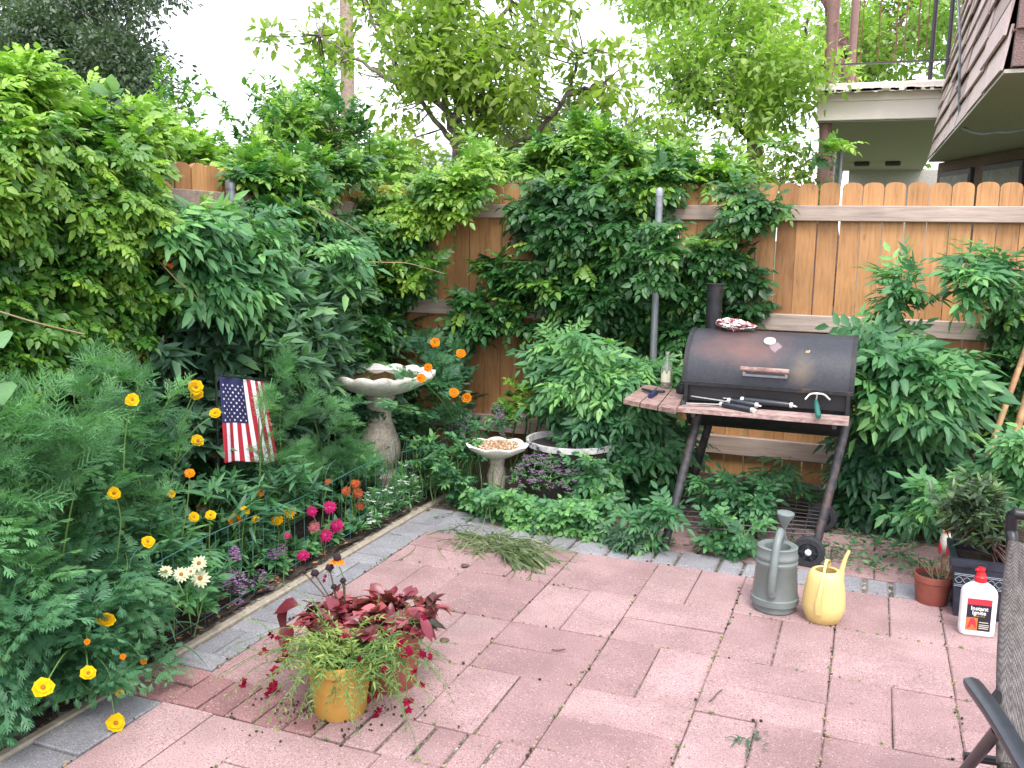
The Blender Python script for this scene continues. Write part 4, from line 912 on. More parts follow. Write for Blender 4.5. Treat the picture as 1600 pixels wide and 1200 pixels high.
# ================================================================== FLAG
fl = [AX(342, 588, -2.60), AX(412, 597, -2.55), AX(438, 722, -2.51), AX(348, 722, -2.58)]
r_ = empty('garden_flag', (-2.60, fl[0][1]-.01, 0), 'small american flag hung vertically among the feathery plants', 'flag')
NU, NV = 52, 60
def fpt(u, v):
    top = fl[0]*(1-u)+fl[1]*u; bot = fl[3]*(1-u)+fl[2]*u; p = top*(1-v)+bot*v
    return p+V3(1, -.6, 0)*(.010*math.sin(u*9+v*2.)*(.3+v)+.006*math.sin(u*17+1.))
V = [fpt(i/NU, j/NV) for j in range(NV+1) for i in range(NU+1)]; F = []; mi = []
for j in range(NV):
    for i in range(NU):
        F.append((j*(NU+1)+i, (j+1)*(NU+1)+i, (j+1)*(NU+1)+i+1, j*(NU+1)+i+1)); u, v = (i+.5)/NU, (j+.5)/NV
        mi.append(2 if (u < 7/13 and v < .54) else (0 if int(u*13) % 2 == 0 else 1))
cloth = link_mesh('cloth', V, F, ['flag_red', 'flag_white', 'flag_blue'], r_, midx=mi, smooth=180)
md = cloth.modifiers.new('thick', 'SOLIDIFY'); md.thickness = .001
st_ = MB()
nv = nrm(np.cross(fl[1]-fl[0], fl[3]-fl[0])); nv = nv if nv @ (V3(0, 0, 1.5)-fl[0]) > 0 else -nv
for a in range(9):
    for b in range(11):
        if (a+b) % 2: continue
        u, v = (a+1)/10*7/13, .05+(b+1)/12*.49; c = fpt(u, v)+nv*.0022; eu = nrm(fpt(u+.01, v)-fpt(u, v)); ev = nrm(fpt(u, v+.01)-fpt(u, v))
        V = [c+(eu*math.sin(k*PI/5)-ev*math.cos(k*PI/5))*(.0062 if k % 2 == 0 else .0026) for k in range(10)]; st_.add(V+[c], [(k, (k+1) % 10, 10) for k in range(10)])
st_.build('stars', 'flag_white', cloth)
mb = MB(); mb.tube([V3(-2.605, fl[0][1]-.02, 0), fl[0]+V3(0, -.02, .02), ], .005, 8); mb.tube([fl[0]+V3(0, -.02, .008), fl[1]+V3(0, .02, .008)], .004, 8); mb.build('flag_stand', 'black_steel', r_)

# ================================================================== POTS ON THE PATIO
def pot(name, label, c, R, H, mat, rim=.035, tap=.78, band=False, cat='flower pot', soil=True):
    r_ = empty(name, c, label, cat); c = np.array(c, float)
    mb = MB(); pr = [(R*tap*.96, 0), (R*tap, .006), (R*(tap+.035), H*.30), (R*(tap+.045), H*.305), (R*.93, H-rim), (R*.98, H-rim+.002), (R, H-.004), (R*.985, H), (R*.93, H), (R*.91, H-.02), (R*.88, H*.5)]
    mb.lathe(c, pr, 40, cap=False); mb.lathe(c, [(.0005, .002), (R*tap*.96, .002)], 30, cap=False); mb.build('pot', mat, r_, smooth=35)
    if soil: mb = MB(); mb.lathe(c+V3(0, 0, H-.022), [(R*.905, -.003), (R*.5, .004), (.0005, .008)], 30); mb.build('potting_soil', 'soil', r_)
    return r_
yc = G(532, 1110); yc = V3(yc[0], yc[1], 0)
pot('yellow_flower_pot', 'mustard yellow plastic pot spilling lime green trailing stems with crimson flowers', yc, .105, .185, 'mustard_pot')
tc_ = V3(-1.44, 2.62, 0); pot('terracotta_pot', 'rust red clay pot behind the yellow pot with burgundy foliage', tc_, .122, .215, 'terracotta', .045)
dc_ = V3(-1.63, 2.62, 0); pot('brown_flower_pot', 'dark clay pot with tall withered coneflowers, left of the burgundy plant', dc_, .11, .17, 'terracotta')
sc_ = G(1455, 940); sc_ = V3(sc_[0], sc_[1], 0); pot('small_clay_pot', 'small brick red plastic pot with a nearly bare dying plant beside the dark planter box', sc_, .078, .125, 'terracotta', .03, .80)
# rectangular planter
A = G(1484, 962); bx = V3(A[0], A[1], 0); ang = .0
r_ = empty('planter_box', bx+V3(.2, .12, 0), 'tall blue black planter box with wavy relief band holding a dark leaved plant', 'planter')
L_, D_, H_ = .42, .26, .245
mb = MB(); t = .012; c0 = bx+V3(L_/2, D_/2, 0)
def taper(l, d, z0, z1, k=.94):
    return [(c0[0]+sx*l/2*k, c0[1]+sy_*d/2*k, z0) for sx, sy_ in ((-1, -1), (1, -1), (1, 1), (-1, 1))]+[(c0[0]+sx*l/2, c0[1]+sy_*d/2, z1) for sx, sy_ in ((-1, -1), (1, -1), (1, 1), (-1, 1))]
Q = [(0, 1, 5, 4), (1, 2, 6, 5), (2, 3, 7, 6), (3, 0, 4, 7)]
mb.add(taper(L_, D_, 0, H_-.05), Q); mb.add(taper(L_+.008, D_+.008, H_-.05, H_-.012, .99), Q); mb.add(taper(L_+.03, D_+.03, H_-.03, H_, .985), Q)
o4 = taper(L_+.03, D_+.03, H_, H_)[4:]; i4 = taper(L_-.02, D_-.02, H_, H_)[4:]; mb.add(o4+i4, [(0, 1, 5, 4), (1, 2, 6, 5), (2, 3, 7, 6), (3, 0, 4, 7)]); mb.add(taper(L_-.02, D_-.02, H_-.06, H_, .98), [q[::-1] for q in Q])
mb.build('box', 'blue_black_glaze', r_, smooth=30)
yy = c0[1]-D_/2*.985-.004
for z in (H_-.062, H_-.068, H_-.108, H_-.114):
    mb = MB(); mb.tube([(c0[0]-L_/2*.985, yy, z), (c0[0]+L_/2*.985, yy, z)], .0016, 5); mb.build('relief_line', 'glaze_line', r_)
for ph in (0, PI):
    mb = MB(); mb.tube([(c0[0]-L_/2*.97+L_*.97*i/80, yy, H_-.088+.013*math.sin(i/80*2*PI*7+ph)) for i in range(81)], .0016, 5); mb.build('relief_wave', 'glaze_line', r_)
mb = MB(); mb.box((c0[0], c0[1], H_-.045), (L_-.03, D_-.03, .02)); mb.build('potting_soil', 'soil', r_)
# lighter fluid bottle
bp_ = G(1524, 990); bq = V3(bp_[0], bp_[1], 0)
r_ = empty('lighter_fluid_bottle', bq, 'white plastic bottle with red cap and dark label standing before the planter box', 'bottle')
ang = .10; R = rotz(ang)
def rr(l, d, c, z, n=6, q=None):
    out = []
    for sx, sy_, a0 in ((1, 1, 0), (-1, 1, PI/2), (-1, -1, PI), (1, -1, 1.5*PI)):
        for i in range(n): a = a0+PI/2*i/(n-1); out.append(bq+R @ V3(sx*(l/2-c)+c*math.cos(a), sy_*(d/2-c)+c*math.sin(a), z))
    return out
lv = [(.112, .050, .014, 0), (.124, .060, .018, .006), (.126, .062, .018, .03), (.126, .062, .018, .165), (.122, .060, .020, .178), (.105, .055, .024, .192), (.075, .045, .021, .203), (.045, .038, .0185, .211), (.034, .034, .0165, .215)]
V = []; 
for l in lv: V += rr(*l)
k = 24; F = [(i*k+j, i*k+(j+1) % k, (i+1)*k+(j+1) % k, (i+1)*k+j) for i in range(len(lv)-1) for j in range(k)]+[tuple(range(k))[::-1], tuple(range((len(lv)-1)*k, len(lv)*k))]
mb = MB(); mb.add(V, F); mb.build('body', 'white_plastic', r_, smooth=50)
mb = MB(); mb.lathe(bq, [(.022, .213), (.022, .232), (.018, .236), (.017, .246), (.012, .249), (.0115, .258), (.014, .262), (.013, .268), (.0005, .27)], 20); cp = mb.build('cap', 'red_plastic', r_, smooth=40)
mb = MB(); mb.tube([bq+R @ V3(0, 0, .258), bq+R @ V3(-.022, -.01, .262)], .006, 8); mb.build('nozzle', 'red_plastic', cp, smooth=40)
def lab(x0, z0, x1, z1, e, mat, nm, par=r_):
    yv = -.031-e; P = [(x0, z0), (x1, z0), (x1, z1), (x0, z1)]; m_ = MB(); m_.add([bq+R @ V3(x, yv, z) for x, z in P]+[bq+R @ V3(x, yv+.0003, z) for x, z in P], [(0, 1, 2, 3), (0, 4, 5, 1), (1, 5, 6, 2), (2, 6, 7, 3), (3, 7, 4, 0)]); return m_.build(nm, mat, par)
lb = lab(-.045, .025, .042, .152, .0006, 'label_black', 'label')
lab(-.045, .128, .042, .152, .0010, 'label_red', 'label_band', lb); lab(-.044, .026, -.004, .076, .0010, 'label_orange', 'label_picture', lb)
for z in (.034, .041, .048, .058): lab(.002, z, .038-.3*abs(z-.045), z+.003, .0010, 'label_cream', 'small_print', lb)
m_ = MB(); m_.add([bq+R @ V3(x, -.0322, z) for x, z in ((-.040, .030), (-.030, .072), (-.018, .074), (-.010, .060), (-.008, .030), (-.016, .045), (-.024, .05), (-.03, .036))], [tuple(range(8))]); m_.build('flame_print', 'label_red', lb)
def text(s, size, p, mat, par, Rm, name='lettering', ext=.0002, bold=0):
    cu = bpy.data.curves.new('t', 'FONT'); cu.body = s; cu.size = size; cu.extrude = ext; cu.align_x = 'CENTER'; cu.offset = bold; cu.resolution_u = 2
    ob = bpy.data.objects.new('t', cu); COL.objects.link(ob); bpy.context.view_layer.update()
    me = bpy.data.meshes.new_from_object(ob.evaluated_get(bpy.context.evaluated_depsgraph_get())); bpy.data.objects.remove(ob)
    v = np.array([q.co[:] for q in me.vertices]) @ np.array(Rm).T+np.array(p); f = [tuple(q.vertices) for q in me.polygons]
    return link_mesh(name, v, f, mat, par)
TR = R @ np.array([[1, 0, 0], [0, 0, -1], [0, 1, 0]])
text('Instant', .0225, bq+R @ V3(-.001, -.0322, .107), 'label_white', lb, TR, bold=.0003); text('Ignite', .0225, bq+R @ V3(-.001, -.0322, .090), 'label_white', lb, TR, bold=.0003)
text('lighter fluid', .009, bq+R @ V3(.0, -.0322, .081), 'label_olive', lb, TR)
# garden figurine
fg = G(1474, 905); fg = V3(fg[0]+.0, fg[1]+.05, 0)
r_ = empty('garden_figurine', fg, 'small painted bird figurine, orange headed with white body and red wing, beside planter box', 'figurine')
mb = MB(); mb.lathe(fg, [(.026, 0), (.03, .008), (.014, .02), (.010, .10), (.0005, .102)], 16); mb.build('stand', 'rust_metal', r_, smooth=50)
mb = MB(); mb.ball(fg+V3(0, 0, .165), (.026, .024, .052), 16, 10); mb.build('body', 'pale_stone', r_, smooth=180)
mb = MB(); mb.ball(fg+V3(.004, -.012, .225), (.018, .018, .020), 14, 8); mb.lathe(fg+V3(-.010, -.026, .222), [(.006, 0), (.0005, .02)], 8, axis=V3(-.5, -.8, -.1)); mb.build('head', 'orange_paint', r_, smooth=180)
mb = MB(); mb.ball(fg+V3(.012, -.018, .145), (.010, .008, .045), 12, 8); mb.ball(fg+V3(-.022, -.006, .135), (.007, .008, .035), 12, 8); mb.build('wing', 'red_plastic', r_, smooth=180)

# ================================================================== TOOLS AGAINST FENCE, CHAIR
def longtool(label, top, bot, r, mat, name='garden_tool'):
    r_ = empty(name, (bot[0], bot[1], 0), label, 'garden tool', 'long handled tools leaning in the right corner'); t = np.array(top); b = np.array(bot); t = b+(t-b)*(5.745-b[1])/(t[1]-b[1]); m_ = MB(); m_.tube([b+(t-b)*.20, t], [r, r*.92], 14); m_.build('handle', mat, r_, smooth=60)
    m_ = MB(); m_.tube([b+(t-b)*.12, b+(t-b)*.24], [r*.75, r*1.25], 14); m_.build('socket', 'black_steel', r_, smooth=60)
    d = nrm(t-b); s = nrm(np.cross(d, V3(0, 1, 0))); nn = np.cross(d, s); m_ = MB(); V = []; F = []
    prof = [(0, .05), (.07, .085), (.16, .09), (.25, .075), (.29, .02)]
    for i, (k, w_) in enumerate(prof):
        for x in (-1, -.5, 0, .5, 1): V.append(b+d*(.29-k+.0)+s*w_*x*1.0+nn*(.02*x*x))
    F = [(5*i+j, 5*i+j+1, 5*i+6+j, 5*i+5+j) for i in range(4) for j in range(4)]; m_.add(V, F); o_ = m_.build('blade', 'black_steel', r_, smooth=60); q = o_.modifiers.new('s', 'SOLIDIFY'); q.thickness = .003
longtool('leftmost long wooden handled shovel leaning against the fence with dark socket', AY(1612, 520, 5.48), AY(1500, 790, 5.0)*V3(1, 1, 0)+V3(0, 0, .02), .0155, 'wood_pole')
longtool('thicker tan wooden pole tool leaning right of the other long handle', AY(1632, 520, 5.48), AY(1545, 790, 5.05)*V3(1, 1, 0)+V3(0, 0, .02), .019, 'wood_pole')

tl = AY(1583, 803, 2.22); bl_ = AY(1566, 1180, 2.00)
ch = empty('sling_chair', (tl[0]+.25, 1.9, 0), 'black framed patio chair with grey brown woven sling at the right edge', 'chair')
def cp3(p, q, t): return np.array(p)*(1-t)+np.array(q)*t
px_ = V3(1, .10, 0); px_ = px_/np.linalg.norm(px_); Wc = .46
mb = MB(); mb.tube(bezier([bl_+V3(.012, .03, -.12), cp3(bl_, tl, .5)+V3(.012, .045, 0), cp3(bl_, tl, .85)+V3(.004, .022, 0), tl-V3(0, -.006, .04), tl, tl+px_*.02+V3(0, 0, .0), tl+px_*.2, tl+px_*(Wc-.02), tl+px_*Wc-V3(0, 0, .02), cp3(bl_, tl, .5)+px_*Wc+V3(0, .06, 0), bl_+px_*Wc+V3(0, .03, -.12)], 6), .0125, 14); mb.build('back_frame', 'black_paint', ch, smooth=60)
V = []; F = []; a = AY(1580, 842, 2.21); b = AY(1562, 1185, 1.99); n1, n2 = 24, 30
for j in range(n2+1):
    t = j/n2
    for i in range(n1+1):
        u = i/n1; p = cp3(a, b, t)+V3(.002, -.034, 0)+px_*(Wc)*u; p = p+V3(0, 1, 0)*(.03*math.sin(PI*t)*1.0+.016*math.sin(PI*u))+px_*0; V.append(p+V3(-.006*math.sin(PI*t), 0, 0)*(1-u))
F = [(j*(n1+1)+i, (j+1)*(n1+1)+i, (j+1)*(n1+1)+i+1, j*(n1+1)+i+1) for j in range(n2) for i in range(n1)]
sb = link_mesh('sling_back', V, F, 'sling_fabric', ch, smooth=180); q = sb.modifiers.new('s', 'SOLIDIFY'); q.thickness = .004
# rolled hem around the frame tube
mb = MB(); mb.tube([cp3(a, b, t)+V3(.008-.006*math.sin(PI*t), -.018+.03*math.sin(PI*t), 0) for t in np.linspace(0, 1, 24)], .0165, 12); mb.build('sling_hem', 'sling_fabric', sb, smooth=60)
# seat
sf = b+V3(.03, -.42, -.02); V = [b+V3(0, 0, -.02), b+V3(0, 0, -.02)+px_*Wc, sf+px_*Wc, sf]
m_ = MB(); m_.add(V+[p-V3(0, 0, .005) for p in V], [(0, 1, 2, 3), (7, 6, 5, 4), (0, 3, 7, 4), (1, 5, 6, 2), (2, 6, 7, 3)]); m_.build('sling_seat', 'sling_fabric', ch)
# armrests
e0 = G(1517, 1066, .60); e1 = G(1612, 1215, .58)
for k in range(2):
    off = px_*(Wc+.06)*k; m_ = MB(); V = []; F = []; N = 14
    for i in range(N+1):
        t = i/N; p = cp3(e0, e1, t)+off+V3(0, 0, .008*math.sin(PI*t)); d = nrm(e1-e0); s = nrm(np.cross(d, V3(0, 0, 1)))*(.016 if i in (0, N) else .0185)
        for (x, z) in ((-1, 0), (-.9, .008), (0, .012), (.9, .008), (1, 0), (.8, -.010), (-.8, -.010)): V.append(p+s*x+V3(0, 0, z))
        if i < N: F += [(7*i+j, 7*i+(j+1) % 7, 7*i+7+(j+1) % 7, 7*i+7+j) for j in range(7)]
    F += [tuple(range(7))[::-1], tuple(range(7*N, 7*N+7))]; m_.add(V, F); ar = m_.build('armrest', 'black_plastic', ch, smooth=50)
    m_ = MB(); m_.lathe(e0+off-nrm(e1-e0)*.001, [(.011, -.008), (.011, .003), (.0005, .005)], 12, axis=-nrm(e1-e0)); m_.build('end_cap', 'galvanised', ar, smooth=40)
    jn = AY(1563, 1068, 2.12)
    if k == 0: m_ = MB(); m_.tube([cp3(e0, e1, .30)+V3(0, 0, -.006), jn+V3(0.01, 0, 0)], .010, 10); m_.build('arm_bracket', 'black_paint', ar, smooth=50)
    A_ = cp3(e0, e1, .50)+off; l0 = G(1506, 1206, .30)+off*1.0
    m_ = MB(); m_.tube([A_+V3(0, 0, -.008), l0+V3(0, 0, -.0), l0+(l0-A_)*.95*1.0], .0125, 12); m_.build('leg', 'black_paint', ch, smooth=50)
    m_ = MB(); m_.tube([cp3(e0, e1, .95)+off+V3(0, 0, -.01), V3(e1[0]+.03, e1[1]-.10, 0)+off], .0125, 12); m_.build('leg', 'black_paint', ch, smooth=50)
m_ = MB(); q0 = G(1508, 1182, .32); m_.tube([q0+V3(-.004, 0, 0), q0+px_*(Wc+.06)], .0105, 12); m_.build('cross_bar', 'black_paint', ch, smooth=50)

# ================================================================== CLIMBING VINES
OUTL = V3(1, -.15, .1); OUTB = V3(-.1, -1, .1)
def fin(root, fo, st, leaf, stem='stem_green', lname='foliage'):
    fo.build(lname, leaf, root); st.build('stem', stem, root)
# 1. trumpet vine hedge on the side fence
r_, fo, st = plant('climbing_vine', 'yellow green trumpet vine hedge cascading over the left fence at the photo edge', 'vine', (-3.15, 2.6, 0), 'vines on the fences')
A1 = [(-60, 190), (60, 165), (170, 230), (215, 310), (300, 345), (370, 400), (300, 430), (230, 470), (180, 520), (90, 580), (-60, 600)]
P = region([(x, max(y, 215)) for x, y in A1], 680, 'X', -3.05, -2.80); grow(fo, st, P, OUTL, 'vine', .122, L=.34, K=6, droop=.9, tint=.36, tv=.18, tip=.2, back=.5)
P = region([(-60, 200), (150, 215), (240, 330), (180, 380), (40, 330), (-60, 330)], 190, 'X', -2.95, -2.76); grow(fo, st, P, OUTL, 'vine', .12, L=.30, droop=1.0, tint=.60, tv=.12, tip=.18)
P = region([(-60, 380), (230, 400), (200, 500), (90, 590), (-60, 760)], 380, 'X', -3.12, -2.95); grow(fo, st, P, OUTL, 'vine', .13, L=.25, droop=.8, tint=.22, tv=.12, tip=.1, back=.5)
bones(st, (-3.15, 2.8, 0), region(A1, 160, 'X', -3.15, -3.0), 5)
fin(r_, fo, st, 'vine_leaf_lime', 'stem_brown')
r_, fo, st = plant('climbing_vine', 'bright green vine top sprawling above the left fence under the dark tree', 'vine', (-3.2, 3.0, 1.5), 'vines on the fences')
A1b = [(-60, 160), (30, 125), (90, 150), (120, 175), (190, 160), (225, 190), (245, 245), (180, 260), (120, 240), (-60, 235)]
P = region(A1b, 220, 'X', -3.30, -2.95); grow(fo, st, P, V3(.6, -.1, .6), 'vine', .125, L=.30, droop=.4, rise=.7, tint=.80, tv=.13, tip=.2, back=.4)
P = region([(0, 150), (215, 200), (250, 250), (190, 300), (0, 240)], 120, 'X', -3.30, -3.05); grow(fo, st, P, OUTL, 'heart', .12, L=.22, K=4, droop=.5, tint=.55, tv=.12)
fin(r_, fo, st, 'vine_leaf', 'stem_brown')
# 2. vine in the corner, both fences
r_, fo, st = plant('climbing_vine', 'dense green vine filling the fence corner behind the birdbath', 'vine', (-3.1, 5.5, 0), 'vines on the fences')
C1 = [(255, 330), (350, 300), (420, 290), (500, 290), (580, 300), (600, 420), (590, 560), (500, 590), (400, 560), (300, 480)]
P = region(C1, 420, 'X', -3.16, -2.95); grow(fo, st, P, OUTL, 'vine', .16, L=.28, K=6, droop=.8, tint=.32, tv=.16, tip=.2, back=.5)
C2 = [(560, 310), (620, 330), (645, 365), (635, 400), (655, 440), (625, 470), (640, 510), (615, 550), (590, 590), (540, 590)]
P = region(C2, 330, 'Y', 5.50, 5.74); grow(fo, st, P, V3(.3, -1, .1), 'vine', .17, L=.24, K=5, droop=.8, tint=.36, tv=.16, tip=.2, back=.5)
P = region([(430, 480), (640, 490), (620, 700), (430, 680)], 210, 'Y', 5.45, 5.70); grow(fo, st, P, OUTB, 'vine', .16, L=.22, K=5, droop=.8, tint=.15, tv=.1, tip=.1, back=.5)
P = region([(330, 270), (540, 250), (590, 300), (420, 320)], 150, 'X', -3.30, -3.05); grow(fo, st, P, V3(.7, -.1, .7), 'vine', .15, L=.22, tint=.5, tv=.12, back=.4)
bones(st, (-3.1, 5.4, 0), region(C2, 80, 'Y', 5.7, 5.75), 4); bones(st, (-3.1, 4.6, 0), region(C1, 100, 'X', -3.18, -3.1), 4)
fin(r_, fo, st, 'vine_leaf', 'stem_brown')
r_, fo, st = plant('climbing_vine', 'yellowish new vine growth draped over the fence top left of the bare pickets', 'vine', (-2.8, 5.7, 1.4), 'vines on the fences')
P = region([(520, 300), (600, 290), (680, 262), (755, 258), (762, 285), (706, 330), (668, 370), (630, 350), (560, 375), (520, 340)], 130, 'Y', 5.50, 5.68); grow(fo, st, P, V3(.3, -.8, .1), 'vine', .155, L=.26, K=6, droop=1.0, tint=.68, tv=.14, tip=.25, back=.4)
P = region([(560, 400), (680, 410), (660, 440), (560, 440)], 30, 'Y', 5.46, 5.6); grow(fo, st, P, V3(.3, -.8, .1), 'vine', .15, L=.24, droop=.9, tint=.6)
fin(r_, fo, st, 'vine_leaf_lime', 'stem_brown')
# 3. vine on the back fence
r_, fo, st = plant('climbing_vine', 'dark green leafy vine covering the middle pickets around the metal pipe post', 'vine', (-1.35, 5.7, 0), 'vines on the fences')
B1 = [(815, 300), (850, 290), (1015, 295), (1025, 340), (1060, 350), (1170, 355), (1188, 380), (1180, 450), (1168, 515), (1060, 530), (1000, 520), (900, 510), (850, 490), (850, 440), (838, 370)]
P = region(B1, 250, 'Y', 5.60, 5.74); grow(fo, st, P, OUTB, 'vine', .175, L=.22, K=5, droop=.8, tint=.26, tv=.15, tip=.16, back=.5)
P = region([(850, 330), (1000, 320), (1000, 480), (870, 490)], 90, 'Y', 5.50, 5.66); grow(fo, st, P, OUTB, 'vine', .18, L=.22, K=5, droop=.9, tint=.28, tv=.15, tip=.16, back=.4)
P = region([(1008, 340), (1050, 335), (1046, 420), (1010, 450)], 17, 'Y', 5.22, 5.34); grow(fo, st, P, OUTB, 'vine', .15, L=.2, droop=.9, tint=.3, back=.6)
P = region([(1150, 290), (1205, 292), (1195, 340), (1150, 345)], 16, 'Y', 5.6, 5.72); grow(fo, st, P, OUTB, 'vine', .16, L=.2, droop=.9, tint=.3)
P = region([(715, 480), (770, 445), (850, 410), (850, 510), (770, 525), (715, 510)], 50, 'Y', 5.56, 5.72); grow(fo, st, P, V3(-.5, -.8, .1), 'vine', .175, L=.24, droop=.7, tint=.33, tv=.12, tip=.2)
P = region([(735, 400), (800, 400), (800, 430), (735, 420)], 7, 'Y', 5.62, 5.72); grow(fo, st, P, V3(-.8, -.4, .1), 'vine', .16, L=.2, droop=.5, tint=.4)
bones(st, (-1.3, 5.7, 0), region(B1, 120, 'Y', 5.70, 5.77), 4, .009)
fin(r_, fo, st, 'vine_leaf', 'stem_brown')
r_, fo, st = plant('climbing_vine', 'bright green vine crown spilling over the fence top right of centre', 'vine', (-1.2, 5.85, 1.7), 'vines on the fences')
B2 = [(800, 290), (830, 260), (860, 225), (900, 205), (960, 215), (1000, 262), (1060, 266), (1120, 270), (1160, 266), (1215, 268), (1225, 278), (1180, 284), (1100, 285), (900, 290)]
P = region(B2, 150, 'Y', 5.80, 6.15); grow(fo, st, P, V3(0, -.3, .6), 'vine', .165, L=.34, K=6, droop=.6, rise=.5, tint=.66, tv=.15, tip=.22, back=.5)
P = region([(820, 282), (1225, 276), (1225, 286), (820, 295)], 70, 'Y', 5.66, 5.76); grow(fo, st, P, V3(0, -.9, .2), 'vine', .17, L=.2, droop=1.1, tint=.45, tv=.15, tip=.2, back=.2)
for q in (((1275, 250), V3(.7, -.3, .35)), ((1250, 262), V3(.8, -.2, .1)), ((1210, 250), V3(.3, -.3, .8)), ((985, 250), V3(.2, -.2, 1))):
    grow(fo, st, AY(*q[0], 5.8)[None], q[1], 'vine', .15, L=.32, K=7, spread=.1, droop=.2, tint=.6)
fin(r_, fo, st, 'vine_leaf', 'stem_brown')
r_, fo, st = plant('climbing_vine', 'thin vine climbing the pickets at the far right corner above the leaning tools', 'vine', (.72, 5.7, 0), 'vines on the fences')
P = region([(1560, 400), (1610, 380), (1610, 700), (1570, 690), (1555, 560)], 75, 'Y', 5.62, 5.74); grow(fo, st, P, V3(-.5, -.8, .1), 'vine', .15, L=.2, droop=.8, tint=.26, tv=.12)
bones(st, (.75, 5.7, 0), P, 8, .007); fin(r_, fo, st, 'vine_leaf', 'stem_brown')
# back growth behind the fences (neighbour side)
r_, fo, st = plant('tall_shrub', 'pale airy shrub rising above the left fence against the white sky', 'shrub', (-4.2, 5.2, -.1), 'shrubs behind the fences')
P = region([(215, 195), (260, 165), (320, 130), (380, 170), (430, 190), (440, 290), (300, 300), (230, 270)], 80, 'X', -4.6, -3.5); grow(fo, st, P, V3(.2, -.2, .8), 'simple', .075, L=.34, K=8, rise=.8, droop=.3, spread=.6, tint=.6, tip=.25, tsize=.6)
P = region([(215, 235), (420, 225), (440, 320), (230, 320)], 150, 'X', -4.3, -3.5); grow(fo, st, P, V3(.3, -.2, .6), 'vine', .15, L=.36, rise=.6, tint=.66, tv=.15, back=.5)
bones(st, (-4.2, 5.0, -.1), P, 2, .012); fin(r_, fo, st, 'vine_leaf', 'stem_brown')
r_, fo, st = plant('tall_shrub', 'green shrub standing above the fence corner left of the centre tree trunk', 'shrub', (-4.2, 7.2, -.1), 'shrubs behind the fences')
P = region([(420, 200), (480, 150), (560, 150), (590, 210), (640, 250), (740, 240), (800, 260), (800, 285), (600, 290), (430, 320)], 230, 'Y', 6.1, 7.6); grow(fo, st, P, V3(.1, -.4, .6), 'vine', .17, L=.40, rise=.6, tint=.64, tv=.16, back=.5)
P = region([(440, 170), (560, 120), (600, 200), (460, 210)], 70, 'Y', 6.3, 7.2); grow(fo, st, P, V3(.1, -.2, .8), 'simple', .08, L=.3, K=8, rise=.8, tint=.5)
bones(st, (-4.0, 7.0, -.1), P, 3, .02); fin(r_, fo, st, 'vine_leaf', 'stem_brown')

# ================================================================== SHRUBS IN THE YARD
def bush(label, base, regs, leaf, group=None, name='leafy_shrub', cat='shrub', stem='stem_green', r0=.010):
    r_, fo, st = plant(name, label, cat, base, group)
    for i, (poly, n, pl, lo, hi, out, kw) in enumerate(regs):
        P = region(poly, n, pl, lo, hi); P[:, 2] = np.maximum(P[:, 2], .03); grow(fo, st, P, out, **kw)
        if i < 2: bones(st, base, P, 7, r0)
    fin(r_, fo, st, leaf, stem)
bush('elder like shrub with large bright drooping leaves in the middle of the left hedge', (-3.0, 4.3, 0), [
 ([(250, 350), (330, 330), (420, 345), (500, 375), (570, 390), (560, 440), (500, 470), (430, 470), (330, 450), (270, 420)], 150, 'X', -3.0, -2.72, OUTL, dict(tpl='elder', size=.20, L=.26, K=5, droop=.9, tint=.50, tv=.13, tip=.25, back=.5)),
 ([(280, 420), (430, 440), (420, 520), (300, 520)], 80, 'X', -3.05, -2.82, OUTL, dict(tpl='elder', size=.19, L=.24, K=5, droop=1., tint=.28, tv=.1, tip=.15, back=.5))], 'elder_leaf', 'shrubs along the left fence')
bush('grey green shrub with long pointed leaves behind the flag and birdbath', (-2.9, 4.5, 0), [
 ([(360, 470), (440, 440), (540, 430), (565, 500), (530, 570), (470, 590), (420, 560), (370, 560)], 120, 'X', -2.95, -2.62, OUTL, dict(tpl='lance', size=.13, L=.20, K=6, droop=.3, rise=.8, tint=.5, tv=.12, tip=.25, pair=2, tsize=.8)),
 ([(230, 560), (340, 540), (470, 560), (500, 640), (440, 700), (300, 720), (250, 660)], 150, 'X', -2.98, -2.74, OUTL, dict(tpl='lance', size=.14, L=.20, K=6, droop=.3, rise=.7, tint=.25, tv=.12, tip=.2, pair=2, tsize=.8)),
 ([(480, 560), (640, 600), (620, 700), (480, 680)], 60, 'X', -3.0, -2.75, OUTL, dict(tpl='lance', size=.12, L=.18, K=6, tint=.15, tv=.1, tip=.1))], 'bush_leaf', 'shrubs along the left fence')
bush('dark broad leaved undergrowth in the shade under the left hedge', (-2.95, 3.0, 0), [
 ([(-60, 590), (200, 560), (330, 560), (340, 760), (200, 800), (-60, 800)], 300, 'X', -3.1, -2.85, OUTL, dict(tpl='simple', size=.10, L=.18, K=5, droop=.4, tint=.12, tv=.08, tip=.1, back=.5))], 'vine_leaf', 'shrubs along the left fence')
EB = dict(tpl='elder', size=.20, L=.32, K=5, droop=.9, tv=.14, tip=.22, back=.5)
bush('tall bright green elder shrub between the round planter and the grill', (-1.25, 5.3, 0), [
 ([(865, 510), (900, 492), (960, 505), (1020, 515), (1050, 560), (1060, 600), (1000, 620), (900, 600), (860, 570)], 120, 'Y', 5.0, 5.4, OUTB, dict(EB, size=.18, tint=.60)),
 ([(850, 590), (960, 600), (1060, 620), (1060, 740), (1000, 770), (960, 760), (900, 700), (850, 680)], 170, 'Y', 5.0, 5.5, OUTB, dict(EB, size=.19, tint=.26, tip=.14))], 'elder_leaf', 'elder shrubs at the back fence')
